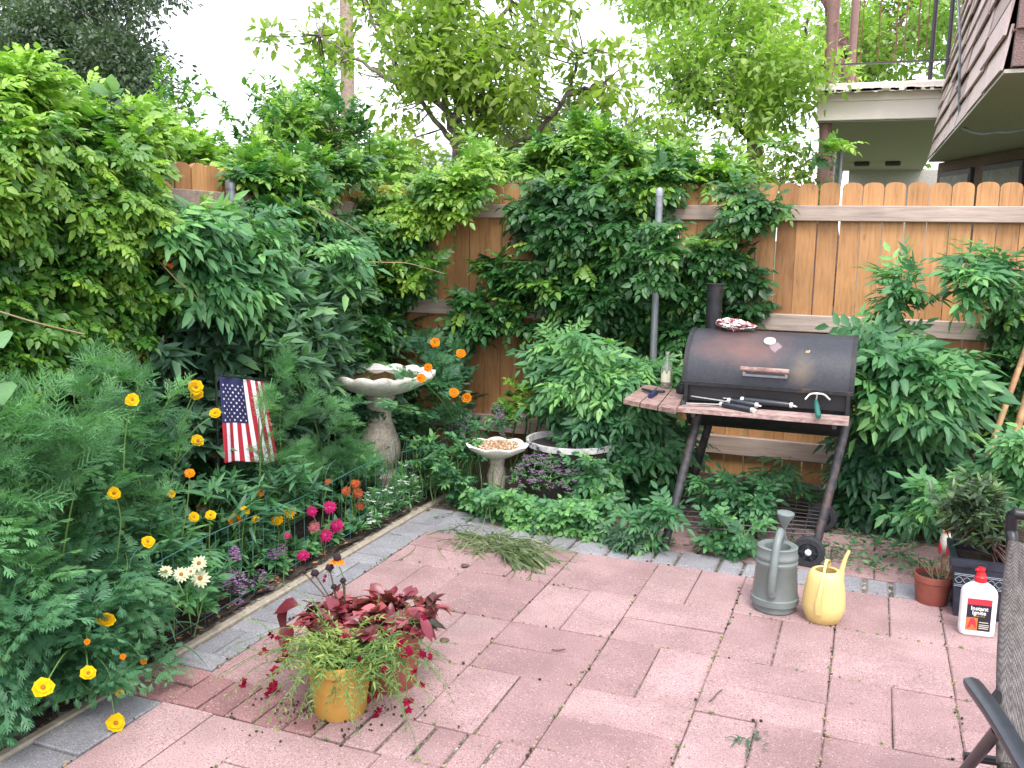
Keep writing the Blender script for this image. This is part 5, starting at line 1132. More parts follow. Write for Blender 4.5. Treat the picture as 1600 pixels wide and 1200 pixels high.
bush('large green elder shrub standing against the fence right of the grill', (.15, 5.35, 0), [
 ([(1385, 520), (1450, 520), (1485, 510), (1485, 560), (1475, 610), (1470, 650), (1420, 660), (1360, 650), (1358, 580), (1372, 540)], 120, 'Y', 4.95, 5.4, OUTB, dict(EB, size=.225, tint=.45)),
 ([(1345, 650), (1455, 650), (1460, 720), (1450, 800), (1350, 790)], 120, 'Y', 5.1, 5.5, OUTB, dict(EB, size=.19, tint=.14, tip=.12)),
 ([(1400, 440), (1440, 430), (1450, 480), (1400, 480)], 12, 'Y', 5.1, 5.4, V3(-.4, -.5, .8), dict(EB, size=.18, tint=.45)),
 ([(1500, 425), (1560, 405), (1570, 450), (1505, 460)], 20, 'Y', 5.1, 5.4, V3(0, -.5, .8), dict(EB, size=.2, tint=.42))], 'elder_leaf', 'elder shrubs at the back fence')
bush('low dark leafy shrub under and behind the grill by the bottom rail', (-.55, 5.3, 0), [
 ([(1120, 750), (1150, 745), (1180, 755), (1240, 770), (1350, 760), (1420, 790), (1400, 830), (1300, 790), (1200, 800), (1110, 790)], 50, 'Y', 5.0, 5.5, OUTB, dict(EB, size=.14, L=.2, tint=.22, tip=.12)),
 ([(1170, 715), (1230, 710), (1260, 740), (1220, 755)], 6, 'Y', 5.1, 5.4, OUTB, dict(EB, size=.16, L=.2, tint=.35))], 'elder_leaf', 'elder shrubs at the back fence')
bush('low weedy plant with small leaves on the pavers in front of the grill legs', G(1145, 858), [
 ([(1100, 815), (1150, 800), (1180, 830), (1185, 870), (1120, 872)], 26, 'Y', 4.35, 4.6, OUTB, dict(tpl='cover', size=.080, L=.12, K=5, droop=.6, tint=.36, tv=.1, tip=.15)),
 ([(1120, 770), (1210, 750), (1250, 790), (1200, 830), (1130, 820)], 50, 'Y', 4.6, 4.95, OUTB, dict(tpl='peony', size=.10, L=.16, K=5, droop=.5, tint=.3, tv=.1, tip=.1))], 'elder_leaf')
bush('upright seedling with drooping long leaves growing at the left grill leg', G(1030, 865), [
 ([(1010, 790), (1040, 785), (1055, 810), (1030, 850), (1005, 830)], 11, 'Y', 4.3, 4.42, OUTB, dict(tpl='elder', size=.15, L=.12, K=4, droop=.4, tint=.42, tv=.1, tip=.2))], 'elder_leaf')
bush('grey green weed clump on the grey paver edge left of the grill leg', G(985, 865), [
 ([(950, 835), (990, 820), (1020, 845), (1010, 872), (960, 872)], 42, 'Y', 4.28, 4.42, OUTB, dict(tpl='peony', size=.06, L=.10, K=5, droop=.5, tint=.45, tv=.1, tip=.1))], 'bush_leaf')
bush('bright green leafy plant in front of the tool handles at the right edge', (.62, 4.75, 0), [
 ([(1540, 720), (1575, 695), (1610, 690), (1610, 800), (1560, 790)], 48, 'Y', 4.5, 4.8, V3(-.2, -1, .3), dict(tpl='peony', size=.12, L=.18, K=5, droop=.6, tint=.50, tv=.1, tip=.2)),
 ([(1430, 785), (1480, 770), (1480, 810), (1430, 815)], 9, 'Y', 4.4, 4.6, V3(-.8, -.4, .2), dict(tpl='peony', size=.13, L=.16, K=4, droop=.7, tint=.45, tv=.1))], 'elder_leaf')
bush('sparse pale yellow green plant between the orange flowers and round planter', (-2.0, 5.35, 0), [
 ([(775, 640), (800, 610), (840, 610), (850, 640), (820, 670), (780, 670)], 30, 'Y', 5.2, 5.4, OUTB, dict(tpl='simple', size=.07, L=.2, K=7, droop=.2, rise=1.0, tint=.62, tv=.1, tip=.2))], 'vine_leaf_lime')
bush('creeping strawberry like ground plant spreading below the seed dish onto pavers', (-1.75, 4.6, 0), [
 ([(740, 780), (790, 770), (880, 780), (950, 790), (940, 830), (900, 850), (840, 850), (800, 830), (740, 810)], 210, 'Y', 4.4, 4.62, OUTB, dict(tpl='cover', size=.082, L=.13, K=4, droop=.5, tint=.52, tv=.18, tip=.15)),
 ([(900, 720), (970, 730), (980, 790), (900, 800)], 60, 'Y', 4.7, 4.9, OUTB, dict(tpl='cover', size=.09, L=.16, K=5, droop=.6, tint=.45, tv=.2, tip=.2))], 'elder_leaf', name='ground_cover_plant', cat='plant')
bush('mixed green leafy plants crowding around the birdbath pedestal', (-2.3, 4.9, 0), [
 ([(630, 640), (760, 640), (740, 760), (640, 770), (560, 700)], 170, 'Y', 4.9, 5.3, OUTB, dict(tpl='simple', size=.055, L=.18, K=6, droop=.3, rise=.7, tint=.3, tv=.15, tip=.15)),
 ([(630, 690), (740, 700), (740, 790), (640, 790)], 150, 'Y', 4.55, 4.8, OUTB, dict(tpl='simple', size=.05, L=.16, K=6, droop=.3, rise=.8, tint=.38, tv=.15, tip=.15)),
 ([(555, 735), (640, 730), (650, 790), (560, 800)], 60, 'X', -2.5, -2.38, OUTL, dict(tpl='simple', size=.045, L=.16, K=6, droop=.2, rise=1., tint=.45, tv=.15, tip=.15)),
 ([(490, 620), (600, 640), (600, 760), (480, 740)], 120, 'Y', 4.75, 5.2, OUTB, dict(tpl='vine', size=.12, L=.2, K=5, droop=.5, tint=.2, tv=.12, tip=.1))], 'elder_leaf')
bush('young plant with a few broad pale rounded leaves left of seed dish', G(690, 775), [
 ([(665, 690), (700, 670), (710, 720), (700, 760), (660, 740)], 9, 'Y', 4.6, 4.7, OUTB, dict(tpl='zinnia', size=.085, L=.12, K=4, droop=.2, rise=1.2, tint=.55, tip=.15))], 'elder_leaf')
bush('green filler foliage filling the flower bed behind the wire edging', (-2.7, 3.2, 0), [
 ([(220, 760), (420, 740), (580, 740), (600, 800), (480, 870), (400, 930), (250, 900), (200, 830)], 330, 'X', -2.9, -2.55, OUTL, dict(tpl='simple', size=.055, L=.20, K=6, droop=.2, rise=1., tint=.25, tv=.15, tip=.12)),
 ([(240, 780), (430, 750), (470, 800), (380, 900), (260, 880)], 90, 'X', -2.6, -2.42, OUTL, dict(tpl='linear', size=.11, L=.22, K=7, droop=.2, rise=1.2, tint=.35, tv=.12, tip=.12))], 'elder_leaf', name='leafy_plant', cat='plant')

# ================================================================== FEATHERY AND LOBED COSMOS
def cosmos(label, foot, regs, leaf, group='feathery cosmos plants in the left bed', stem_pts=()):
    r_, fo, st = plant('cosmos_plant', label, 'cosmos', foot, group)
    for (poly, n, lo, hi, kw) in regs:
        P = region(poly, n, 'X', lo, hi); P[:, 2] = np.maximum(P[:, 2], .04)
        grow(fo, st, P, V3(.35, -.15, .5), **dict(dict(r=(.0025, .001)), **kw)); bones(st, foot, P, 9, .007, .003)
    for pts in stem_pts: st.lines(np.array([[p] for p in pts]), .007, .004)
    fo.build('foliage', leaf, r_); st.build('stem', 'stem_green', r_); return r_
FE = dict(tpl='feather', size=.13, L=.26, K=5, droop=.4, rise=.8, tint=.5, tv=.16, tip=.25, pair=3)
c1 = cosmos('tall feathery plant with bare green stem left of the flag', (-2.6, 2.75, 0), [
 ([(110, 600), (160, 560), (220, 590), (240, 660), (200, 700), (120, 690)], 26, -2.68, -2.5, dict(FE, L=.14)),
 ([(60, 700), (220, 690), (240, 790), (180, 860), (60, 830)], 52, -2.7, -2.42, FE)], 'feather_leaf',
 stem_pts=[[AX(150, 900, -2.6), AX(157, 780, -2.6), AX(158, 680, -2.6), AX(156, 600, -2.6)]])
c2 = cosmos('broad feathery green mass at the left photo edge', (-2.5, 2.15, 0), [
 ([(-60, 700), (60, 680), (160, 720), (190, 820), (170, 900), (60, 920), (-60, 900)], 66, -2.6, -2.28, dict(FE, size=.15, tint=.36)),
 ([(-60, 720), (80, 700), (200, 800), (200, 900), (60, 930), (-60, 910)], 60, -2.62, -2.30, dict(FE, tpl='lobed', size=.15, pair=2, tint=.42)),
 ], 'feather_leaf')
c3 = cosmos('light feathery plant in front of the flag stripes', (-2.55, 3.6, 0), [
 ([(400, 590), (440, 570), (470, 620), (470, 700), (430, 760), (400, 740), (385, 640)], 26, -2.62, -2.45, dict(FE, L=.12, size=.11, tint=.6)),
 ([(400, 740), (470, 700), (480, 790), (420, 800)], 22, -2.6, -2.45, dict(FE, size=.11))], 'feather_leaf',
 stem_pts=[[AX(402, 880, -2.48), AX(405, 780, -2.48), AX(408, 680, -2.5), AX(425, 590, -2.5)]])
c4 = cosmos('bright feathery plant between the flag and the birdbath', (-2.6, 4.2, 0), [
 ([(475, 670), (500, 645), (530, 665), (550, 700), (570, 730), (560, 770), (480, 775), (460, 720)], 48, -2.72, -2.45, dict(FE, size=.12, tint=.55))], 'feather_leaf')
LO = dict(tpl='lobed', size=.165, L=.24, K=5, droop=.6, rise=.6, tint=.50, tv=.15, tip=.2, pair=2)
c5 = cosmos('dark green cut leaved plant hanging over the grey pavers at lower left', (-2.4, 1.95, 0), [
 ([(-60, 880), (60, 880), (150, 900), (220, 930), (235, 1000), (215, 1060), (120, 1080), (60, 1120), (-60, 1150)], 120, -2.45, -2.20, LO),
 ([(130, 1000), (225, 1030), (215, 1080), (130, 1085)], 14, -2.22, -2.12, dict(LO, size=.12))], 'lobed_leaf')
c6 = cosmos('cut leaved plant in the bed behind the cream zinnias', (-2.5, 2.6, 0), [
 ([(170, 850), (240, 830), (280, 880), (250, 950), (180, 930)], 42, -2.55, -2.38, dict(LO, size=.12)),
 ([(200, 640), (240, 640), (250, 760), (210, 760)], 16, -2.7, -2.55, dict(LO, size=.11, tint=.5))], 'lobed_leaf')
c7 = cosmos('orange flowered cut leaf plant right of the birdbath', (-2.25, 5.1, 0), [
 ([(650, 560), (700, 540), (745, 580), (740, 640), (700, 690), (655, 660)], 50, -2.75, -2.35, dict(LO, size=.17, tint=.45))], 'lobed_leaf')
# long bladed plant
r_, fo, st = plant('goldenrod_plant', 'upright plant with long narrow arching leaves near the front of the bed', 'plant', G(236, 1050))
b0 = G(238, 1045); 
for k in range(5):
    x, y = b0[0]+random.uniform(-.14, .0), b0[1]+random.uniform(-.05, .18); H = random.uniform(.26, .36); N = 15
    t = np.linspace(.1, 1, N); P = np.stack([x+.02*t, y-.01*t, H*t], 1); an = np.arange(N)*2.4; D = np.stack([np.cos(an), np.sin(an), .5+0*t], 1)
    fo.put('blade', P, D, V3(0, 0, 1), .19*(1-.45*t)*rng.uniform(.8, 1.2, N), .42+.2*t+rng.normal(0, .08, N)); st.lines(np.array([[(x, y, 0)], [(x+.01, y, H/2)], [(x+.02, y-.01, H)]]), .004, .002)
fin(r_, fo, st, 'bush_leaf')
r_, fo, st = plant('morning_glory_vine', 'big pale heart shaped leaves reaching in at the left photo edge', 'vine', AX(-70, 640, -2.62))
for (x, y, sz, dn) in ((-12, 522, .11, (.9, -.5, -.1)), (-8, 600, .125, (.9, -.6, -.2)), (-60, 560, .11, (.7, -.5, .2))):
    p = AX(x, y, -2.44); fo.put('heart', p[None], V3(*dn)[None], V3(.3, -.5, 1)[None], sz, .85); q = AX(-80, 640, -2.6); st.lines(np.array([[q], [(p+q)/2+V3(0, 0, .04)], [p]]), .003, .002)
fin(r_, fo, st, 'bush_leaf')
# purple alyssum bowl, white alyssum
def tiny_cluster(fo, c, r, n, tpl='petal', size=.011, tint=.5):
    d = nrm(rng.normal(0, 1, (n, 3))); d[:, 2] = abs(d[:, 2]); P = np.array(c)+d*np.array(r); a = rng.uniform(0, 2*PI, n)
    for k in range(4): fo.put(tpl, P, np.stack([np.cos(a+k*PI/2), np.sin(a+k*PI/2), .1+0*a], 1), nrm(d+V3(0, 0, .6)), size, tint+rng.normal(0, .2, n))
r_, fo, st = plant('purple_flower_pot', 'dark round pot overflowing with small purple flowers in front of the white rimmed planter', 'flower pot', (-1.55, 4.72, 0))
pc = AY(858, 760, 4.76); pc = V3(pc[0], pc[1], 0)
mb = MB(); mb.lathe(pc, [(.11, 0), (.13, .02), (.165, .17), (.175, .175), (.175, .20), (.16, .20), (.15, .15), (.0005, .14)], 36); mb.build('pot', 'dark_pot', r_, smooth=40)
N = 420; a = rng.uniform(0, 2*PI, N); q = .22*np.sqrt(rng.random(N)); P = np.stack([pc[0]+q*np.cos(a)*1.05, pc[1]+q*np.sin(a), .20+.09*(1-(q/.22)**2)+rng.normal(0, .012, N)-.05*(q/.22)**4], 1)
grow(fo, st, P, V3(0, -.3, .6), 'linear', .026, L=.06, K=5, droop=.6, tint=.42, tv=.2, r=(.001, .0006)); fin(r_, fo, st, 'elder_leaf')
ff = Fol(); i = rng.random(N) < .55; Pf = P[i]+V3(0, -.01, .018)
for p in Pf: tiny_cluster(ff, p, (.016, .016, .008), 7, size=.008, tint=.35)
tag(ff.build('blossom', 'petal_lilac', r_), kind='stuff')
r_, fo, st = plant('purple_flower_patch', 'patch of dim purple flowers behind the seed dish', 'flowers', (-2.1, 5.15, 0))
P = region([(690, 655), (780, 650), (830, 665), (800, 690), (700, 690)], 150, 'Y', 4.95, 5.3); grow(fo, st, P, V3(0, -.3, .6), 'linear', .045, L=.12, K=5, droop=.3, tint=.35, r=(.001, .0006)); ff = Fol()
for p in P[:90]: tiny_cluster(ff, p+V3(0, 0, .05), (.02, .02, .012), 7, size=.010, tint=.25)
fin(r_, fo, st, 'elder_leaf'); tag(ff.build('blossom', 'petal_lilac', r_), kind='stuff')
r_, fo, st = plant('white_flower_patch', 'low drift of tiny white flowers by the curb below the birdbath', 'flowers', (-2.4, 4.1, 0))
P = region([(575, 790), (620, 740), (660, 740), (690, 770), (650, 800), (600, 835), (565, 850)], 260, 'X', -2.5, -2.30); P[:, 2] = np.clip(P[:, 2], .02, .3); grow(fo, st, P, V3(.4, -.3, .6), 'linear', .045, L=.11, K=5, droop=.3, rise=.9, tint=.45, tv=.15, r=(.001, .0006)); ff = Fol()
for p in P[::2]: tiny_cluster(ff, p+V3(.03, -.02, .05), (.012, .012, .008), 5, size=.009, tint=.8)
fin(r_, fo, st, 'elder_leaf'); tag(ff.build('blossom', 'petal_white', r_), kind='stuff')

# ================================================================== FLOWERS
def flower(par, kind, p, R, face, foot, name='flower', stem=True):
    """one bloom of its own with a centre, on its stalk"""
    p = np.array(p, float); face = nrm(face); fo = Fol(); a_ = nrm(np.cross(face, V3(.3, .2, 1))); b_ = np.cross(face, a_)
    spec = {'cosmos': [(8, 1., .25, .5), (8, .72, .55, .4)], 'zinnia': [(14, 1., .12, .1), (13, .86, .4, .2), (11, .66, .8, .3), (8, .42, 1.3, .5)], 'daisy': [(13, 1., .1, .6), (11, .8, .3, .6)], 'cone': [(9, 1., -.25, .4)]}[kind[0]]
    for n, s, lift, tn in spec:
        o = random.random()
        for k in range(n):
            a = 2*PI*(k+o)/n+random.uniform(-.08, .08); d = a_*math.cos(a)+b_*math.sin(a); D = nrm(d+face*(lift+random.uniform(-.1, .1)))
            V, F = TPL['petal'][0]; wid = {'cosmos': 2.7, 'zinnia': .95, 'daisy': .95, 'cone': 1.1}[kind[0]]
            V = V*V3(1, wid, 1); V = V.copy(); V[3] = V[3]*V3(.90 if kind[0] == 'cosmos' else .97, 1, 1)
            y = nrm(np.cross(face, D)); z = np.cross(D, y); L = R*s*random.uniform(.9, 1.08); v = p+face*(.12*R*lift)+L*(V[:, :1]*D+V[:, 1:2]*y+V[:, 2:3]*z)
            fo.V.append(v); fo.F.append(F+fo.n); fo.n += len(V); fo.T.append(np.full(len(V), min(1, max(0, tn+random.uniform(-.2, .3)))))
    f = fo.build(name, kind[1], par); m_ = MB()
    if kind[0] == 'cone': m_.lathe(p, [(R*.36, 0), (R*.40, R*.2), (R*.3, R*.5), (.0005, R*.62)], 12, axis=face); m_.build('flower_centre', 'flower_cone', f, smooth=180)
    else: m_.lathe(p, [(R*.24, R*.08), (R*.22, R*.2), (.0005, R*.26)], 10, axis=face); m_.build('flower_centre', kind[2] if len(kind) > 2 else 'flower_disc', f, smooth=180)
    if stem and foot is not None:
        foot = np.array(foot, float); m_ = MB(); m = (foot+p)/2+V3(random.uniform(-.02, .02), random.uniform(-.02, .02), .03); m_.tube(bezier([foot, m, p-face*.012, p], 4), [.0022]*12+[.0016], 5); m_.build('flower_stalk', 'stem_green', f, smooth=60)
    return f
TOCAM = lambda p: nrm(V3(0, 0, CAMZ)-np.array(p))
def blooms(par, kind, pts, X, Rpx, foot=None, up=.6, drop=.25, jit=.4):
    for q in pts:
        R = (q[2] if len(q) > 2 else Rpx); p = AX(q[0], q[1], X+random.uniform(-.02, .02)); dist = np.linalg.norm(p-V3(0, 0, CAMZ)); r = R*dist/FPX
        f0 = foot if foot is not None else V3(p[0]-.03, p[1]+random.uniform(-.03, .03), max(0, p[2]-drop))
        flower(par, kind, p, r, TOCAM(p)*1.0+V3(0, 0, up*.6)+rng.normal(0, jit, 3)*.4, f0)
YC = ('cosmos', 'petal_yellow'); OC = ('cosmos', 'petal_orange')
blooms(c1, YC, [(207, 625, 12), (231, 847, 11), (178, 771, 11)], -2.26, 11)
blooms(c6, YC, [(306, 605, 13), (308, 616, 11), (336, 646, 10), (309, 689, 11)], -2.46, 11, foot=AX(272, 730, -2.52))
blooms(c6, YC, [(268, 772, 7), (303, 808, 9), (329, 805, 9), (383, 798, 8), (400, 812, 7)], -2.36, 9)
blooms(c6, OC, [(296, 740, 9)], -2.36, 9, foot=None)
blooms(c3, OC, [(407, 769, 8), (367, 812, 11)], -2.40, 9)
blooms(c2, YC, [(165, 970, 15)], -2.10, 13, foot=AX(140, 1010, -2.3))
blooms(c5, YC, [(138, 1052, 12), (67, 1075, 16), (181, 1130, 15), (187, 1083, 7)], -2.03, 14, foot=AX(120, 1010, -2.20))
blooms(c5, OC, [(136, 1003, 5), (192, 1026, 5), (225, 1033, 6)], -2.06, 5, foot=AX(150, 1000, -2.2))
c7X = -2.16
blooms(c7, OC, [(680, 536, 9), (720, 553, 9), (669, 574, 8), (658, 591, 9), (709, 614, 9.5), (729, 622, 9.5)], c7X, 11, jit=.2, foot=V3(-2.3, 5.1, .3))
def zplant(label, foot, leafpoly, X, kind, pts, R, nleaf=16, group='zinnias in the flower bed'):
    r_, fo, st = plant('zinnia_plant', label, 'zinnia', foot, group)
    P = region(leafpoly, nleaf, 'X', X-.06, X+.02); P[:, 2] = np.clip(P[:, 2], .03, 9); grow(fo, st, P, V3(.5, -.3, .4), 'zinnia', .07, L=.09, K=4, droop=.3, rise=.9, tint=.40, tv=.12, tip=.15); fin(r_, fo, st, 'elder_leaf')
    blooms(r_, kind, [(q[0], q[1], q[2]*1.08) for q in pts], X+.06, R, drop=.22)
Z = lambda c: ('zinnia', c)
zplant('cluster of hot pink zinnias standing behind the concrete curb', G(505, 880), [(470, 850), (530, 830), (560, 850), (520, 880), (470, 890)], -2.36, Z('petal_pink'), [(515, 793, 11), (487, 799, 9), (526, 822, 12), (510, 837, 11), (474, 868, 10)], 11, 30)
zplant('dusty brownish mauve zinnia among the pink ones', G(480, 880), [(450, 870), (490, 860), (490, 890), (450, 890)], -2.40, Z('petal_mauve'), [(491, 823, 10)], 10, 8)
zplant('small rust orange zinnias farther along the bed toward birdbath', G(555, 830), [(530, 810), (580, 800), (580, 830), (540, 840)], -2.40, Z('petal_rust'), [(541, 767, 8), (559, 771, 9), (555, 756, 8), (563, 790, 8), (513, 753, 6)], 8, 16)
zplant('golden yellow ball shaped zinnias left of the pink ones', G(440, 870), [(400, 850), (450, 850), (440, 890), (400, 890)], -2.42, Z('petal_yellow'), [(433, 812, 10), (452, 800, 11)], 10, 14)
zplant('cream white daisy like zinnias near the front of the bed', G(300, 960), [(270, 900), (340, 900), (340, 960), (280, 960)], -2.24, ('daisy', 'petal_cream'), [(311, 880, 12), (313, 904, 14), (283, 898, 12), (259, 893, 10), (298, 893, 8)], 12, 26)
zplant('green leafy zinnia with no open bloom at the curb edge', G(440, 900), [(420, 870), (450, 870), (450, 900), (425, 900)], -2.34, Z('petal_pink'), [(449, 837, 5)], 5, 12)
# lilac flower heads
r_, fo, st = plant('lilac_flower_plant', 'low plant with many small lilac flower clusters beside the cream zinnias', 'flowers', G(350, 930), None)
P = region([(320, 880), (400, 860), (430, 880), (400, 920), (340, 950), (320, 930)], 60, 'X', -2.42, -2.30); P[:, 2] = np.clip(P[:, 2], .02, 1); grow(fo, st, P, V3(.4, -.3, .6), 'linear', .05, L=.10, K=5, rise=.9, tint=.35); fin(r_, fo, st, 'elder_leaf')
for (x, y, s) in ((355, 893, 9), (347, 910, 8), (360, 905, 8), (373, 898, 9), (374, 916, 8), (388, 910, 7), (333, 945, 8), (372, 941, 9), (416, 918, 9), (407, 896, 9), (440, 855, 8), (428, 862, 8), (366, 866, 8), (300, 948, 6), (318, 952, 6), (366, 858, 6)):
    ff = Fol(); p = AX(x, y, -2.32); s = s*3.6/FPX; s *= 1.25; tiny_cluster(ff, p-V3(0, 0, s), (s, s, s*1.6), 60, size=.0075, tint=.45 if x < 425 else .1); ff.build('flower_head', 'petal_lilac', r_)

GSC = NSC = 1.0
# ================================================================== POT PLANTS ON PATIO
r_, fo, st = plant('trailing_plant', 'lime green trailing nemesia like plant spilling from the yellow pot', 'plant', yc+V3(0, 0, .17))
N = 74; a = rng.uniform(0, 2*PI, N); q = rng.uniform(0, .07, N); P = np.stack([yc[0]+q*np.cos(a), yc[1]+.03+q*np.sin(a), .175+0*a], 1)
D = np.stack([np.cos(a), np.sin(a), 0*a+.5], 1); grow(fo, st, P, D, 'linear', .036, L=.17, K=9, droop=1.3, rise=.7, spread=.35, tint=.62, tv=.15, tip=.05, r=(.0018, .001))
N = 62; a = rng.uniform(0, 2*PI, N); P = np.stack([yc[0]+.05*np.cos(a), yc[1]+.03+.05*np.sin(a), .18+0*a], 1); D = np.stack([np.cos(a), np.sin(a), 0*a+.25], 1)
grow(fo, st, P, D, 'linear', .024, L=.33, K=12, droop=1.3, rise=.4, spread=.25, tint=.38, tv=.12, tip=.1, r=(.0016, .001)); 
N = 26; P = np.stack([tc_[0]+rng.uniform(-.10, .10, N), tc_[1]-.10+rng.normal(0, .02, N), .215+0*np.zeros(N)], 1)
grow(fo, st, P, V3(.25, -1, .3), 'linear', .026, L=.22, K=10, droop=2.4, rise=.3, spread=.35, tint=.4, tv=.12, tip=.1, r=(.0016, .001)); fin(r_, fo, st, 'lime_leaf', 'stem_green')
for (x, y, s) in ((381, 1082, 7), (435, 1052, 9), (427, 1068, 8), (411, 1020, 5), (440, 1033, 9), (445, 1024, 6), (421, 990, 6), (436, 995, 5), (424, 1108, 8), (430, 1112, 6), (455, 1025, 5), (580, 1018, 8), (573, 1024, 6), (604, 1052, 8), (615, 1012, 7), (633, 1022, 8), (640, 1020, 6), (662, 1022, 7), (669, 1026, 5), (646, 1052, 6), (577, 1089, 8), (586, 1087, 6), (590, 1111, 8), (638, 1097, 6), (639, 1105, 7), (662, 963, 5), (560, 1030, 6), (571, 1048, 6), (409, 1023, 4), (418, 1090, 4), (630, 1005, 7), (657, 1070, 5), (505, 905, 4), (538, 995, 5), (421, 1112, 5), (419, 1054, 4)):
    p = AY(x, y, (2.36 if x < 570 else 2.42)+random.uniform(-.06, .06)); p[2] = max(p[2], .015); rr_ = s*2.9/FPX*1.3; f = Fol(); fc = nrm(TOCAM(p)+rng.normal(0, .4, 3)); a_ = nrm(np.cross(fc, V3(.3, .1, 1))); b_ = np.cross(fc, a_)
    for q in range(2):
        pc_ = p+rng.normal(0, rr_*.35, 3)
        for k in range(5): an = 2*PI*k/5+random.random()*.4; d = a_*math.cos(an)+b_*math.sin(an); f.put('round', pc_[None], (d+fc*.2)[None], fc[None], rr_*.75, random.uniform(.1, .9))
    f.build('flower', 'petal_crimson', r_)
r_, fo, st = plant('burgundy_plant', 'burgundy red broad leaved plant with curling leaves in terracotta pot', 'plant', tc_+V3(0, 0, .2))
N = 62; a = rng.uniform(0, 2*PI, N); q = rng.uniform(.0, .11, N); P = np.stack([tc_[0]+q*np.cos(a), tc_[1]+q*np.sin(a), .21+0*a], 1); D = np.stack([np.cos(a), np.sin(a), 0*a+.9], 1)
grow(fo, st, P, D, 'round', .062, L=.075, K=4, droop=1.0, rise=.8, spread=.4, tint=.5, tv=.3, tip=.1, tsize=.8)
fo.put('zinnia', AY(656, 965, 2.55)[None], V3(.8, -.3, -.6), V3(.3, -.3, 1), .085, .5); fo.put('zinnia', AY(578, 912, 2.66)[None], V3(.8, -.2, -.3), V3(.1, -.6, 1), .075, .4); fin(r_, fo, st, 'red_leaf', 'stem_brown')
r_, fo, st = plant('coneflower_plant', 'withered black eyed coneflowers on bare stalks with reddish leaves, left pot', 'plant', dc_+V3(0, 0, .15))
N = 40; a = rng.uniform(0, 2*PI, N); q = rng.uniform(.0, .10, N); P = np.stack([dc_[0]+.01+q*np.cos(a), dc_[1]+q*np.sin(a), .165+0*a], 1); D = np.stack([np.cos(a), np.sin(a), 0*a+.8], 1)
grow(fo, st, P, D, 'round', .058, L=.08, K=4, droop=.9, rise=.8, spread=.4, tint=.4, tv=.3, tip=.1, tsize=.8)
for q in ((450, 950), (455, 975), (468, 945), (505, 940), (520, 930), (545, 950), (560, 945)): fo.put('round', AY(q[0], q[1], 2.6)[None], rng.normal(0, .6, 3)+V3(-.2, -.3, 0), V3(0, -.6, 1), .095, .35)
fin(r_, fo, st, 'red_leaf', 'stem_green')
for (x, y, s, k) in ((475, 894, 5, 0), (492, 897, 8, 0), (515, 888, 8, 0), (527, 874, 17, 1), (536, 908, 6, 0), (522, 918, 6, 0)):
    p = AY(x, y, 2.62); R_ = s*3.05/FPX; ft = V3(dc_[0]+random.uniform(-.02, .05), dc_[1], .17)
    if k: flower(r_, ('cone', 'petal_orange'), p, R_, V3(0, -.05, 1), ft)
    else:
        m_ = MB(); m_.lathe(p, [(R_*.6, -R_*.3), (R_*.95, R_*.1), (R_*.6, R_*.8), (.0005, R_)], 12, wob=lambda t, q: .08*math.sin(t*5)); h_ = m_.build('seed_head', 'flower_cone', r_, smooth=180)
        m_ = MB(); m_.tube(bezier([ft, (ft+p)/2+V3(.01, 0, 0), p], 4), .0026, 6)
        for j in range(6): an = random.uniform(0, 6.3); m_.tube([p-V3(0, 0, R_*.2), p+V3(math.cos(an)*R_, math.sin(an)*R_, -R_*1.3)], [.002, .0008], 4)
        m_.build('flower_stalk', 'stem_brown', h_)
r_, fo, st = plant('dying_houseplant', 'nearly bare pale stems poking from the small brick red pot', 'plant', sc_+V3(0, 0, .1))
for k in range(11):
    a = random.uniform(0, 6.3); b0 = sc_+V3(.02+.03*math.cos(a), .03*math.sin(a), .105); e = b0+V3(random.uniform(-.07, .05), random.uniform(-.03, .03), random.uniform(.03, .12)); st.lines(np.array([[b0], [(b0+e)/2+V3(0, 0, .01)], [e]]), .0035, .001)
fo.put('grass', np.tile(sc_+V3(.02, 0, .11), (9, 1)), rng.normal(0, .5, (9, 3))+V3(0, 0, .9), V3(0, -1, 0), .09, .8)
fo.build('foliage', 'grass_blade', r_); st.build('stem', 'stem_pale', r_)
r_, fo, st = plant('dark_leaved_plant', 'bushy impatiens like plant with dark glossy leaves and reddish stems in planter box', 'plant', c0+V3(0, 0, .2))
P = region([(1490, 815), (1510, 780), (1530, 770), (1560, 790), (1580, 830), (1575, 860), (1500, 860), (1490, 840)], 110, 'Y', 4.05, 4.22); P[:, 2] = np.maximum(P[:, 2], .24)
grow(fo, st, P, V3(0, -.3, .8), 'lance', .070, L=.12, K=6, droop=.1, rise=1.0, spread=.5, tint=.38, tv=.14, tip=.3, pair=3); bones(st, c0+V3(0, 0, .2), P, 6, .006); fin(r_, fo, st, 'dark_leaf', 'bark_red')

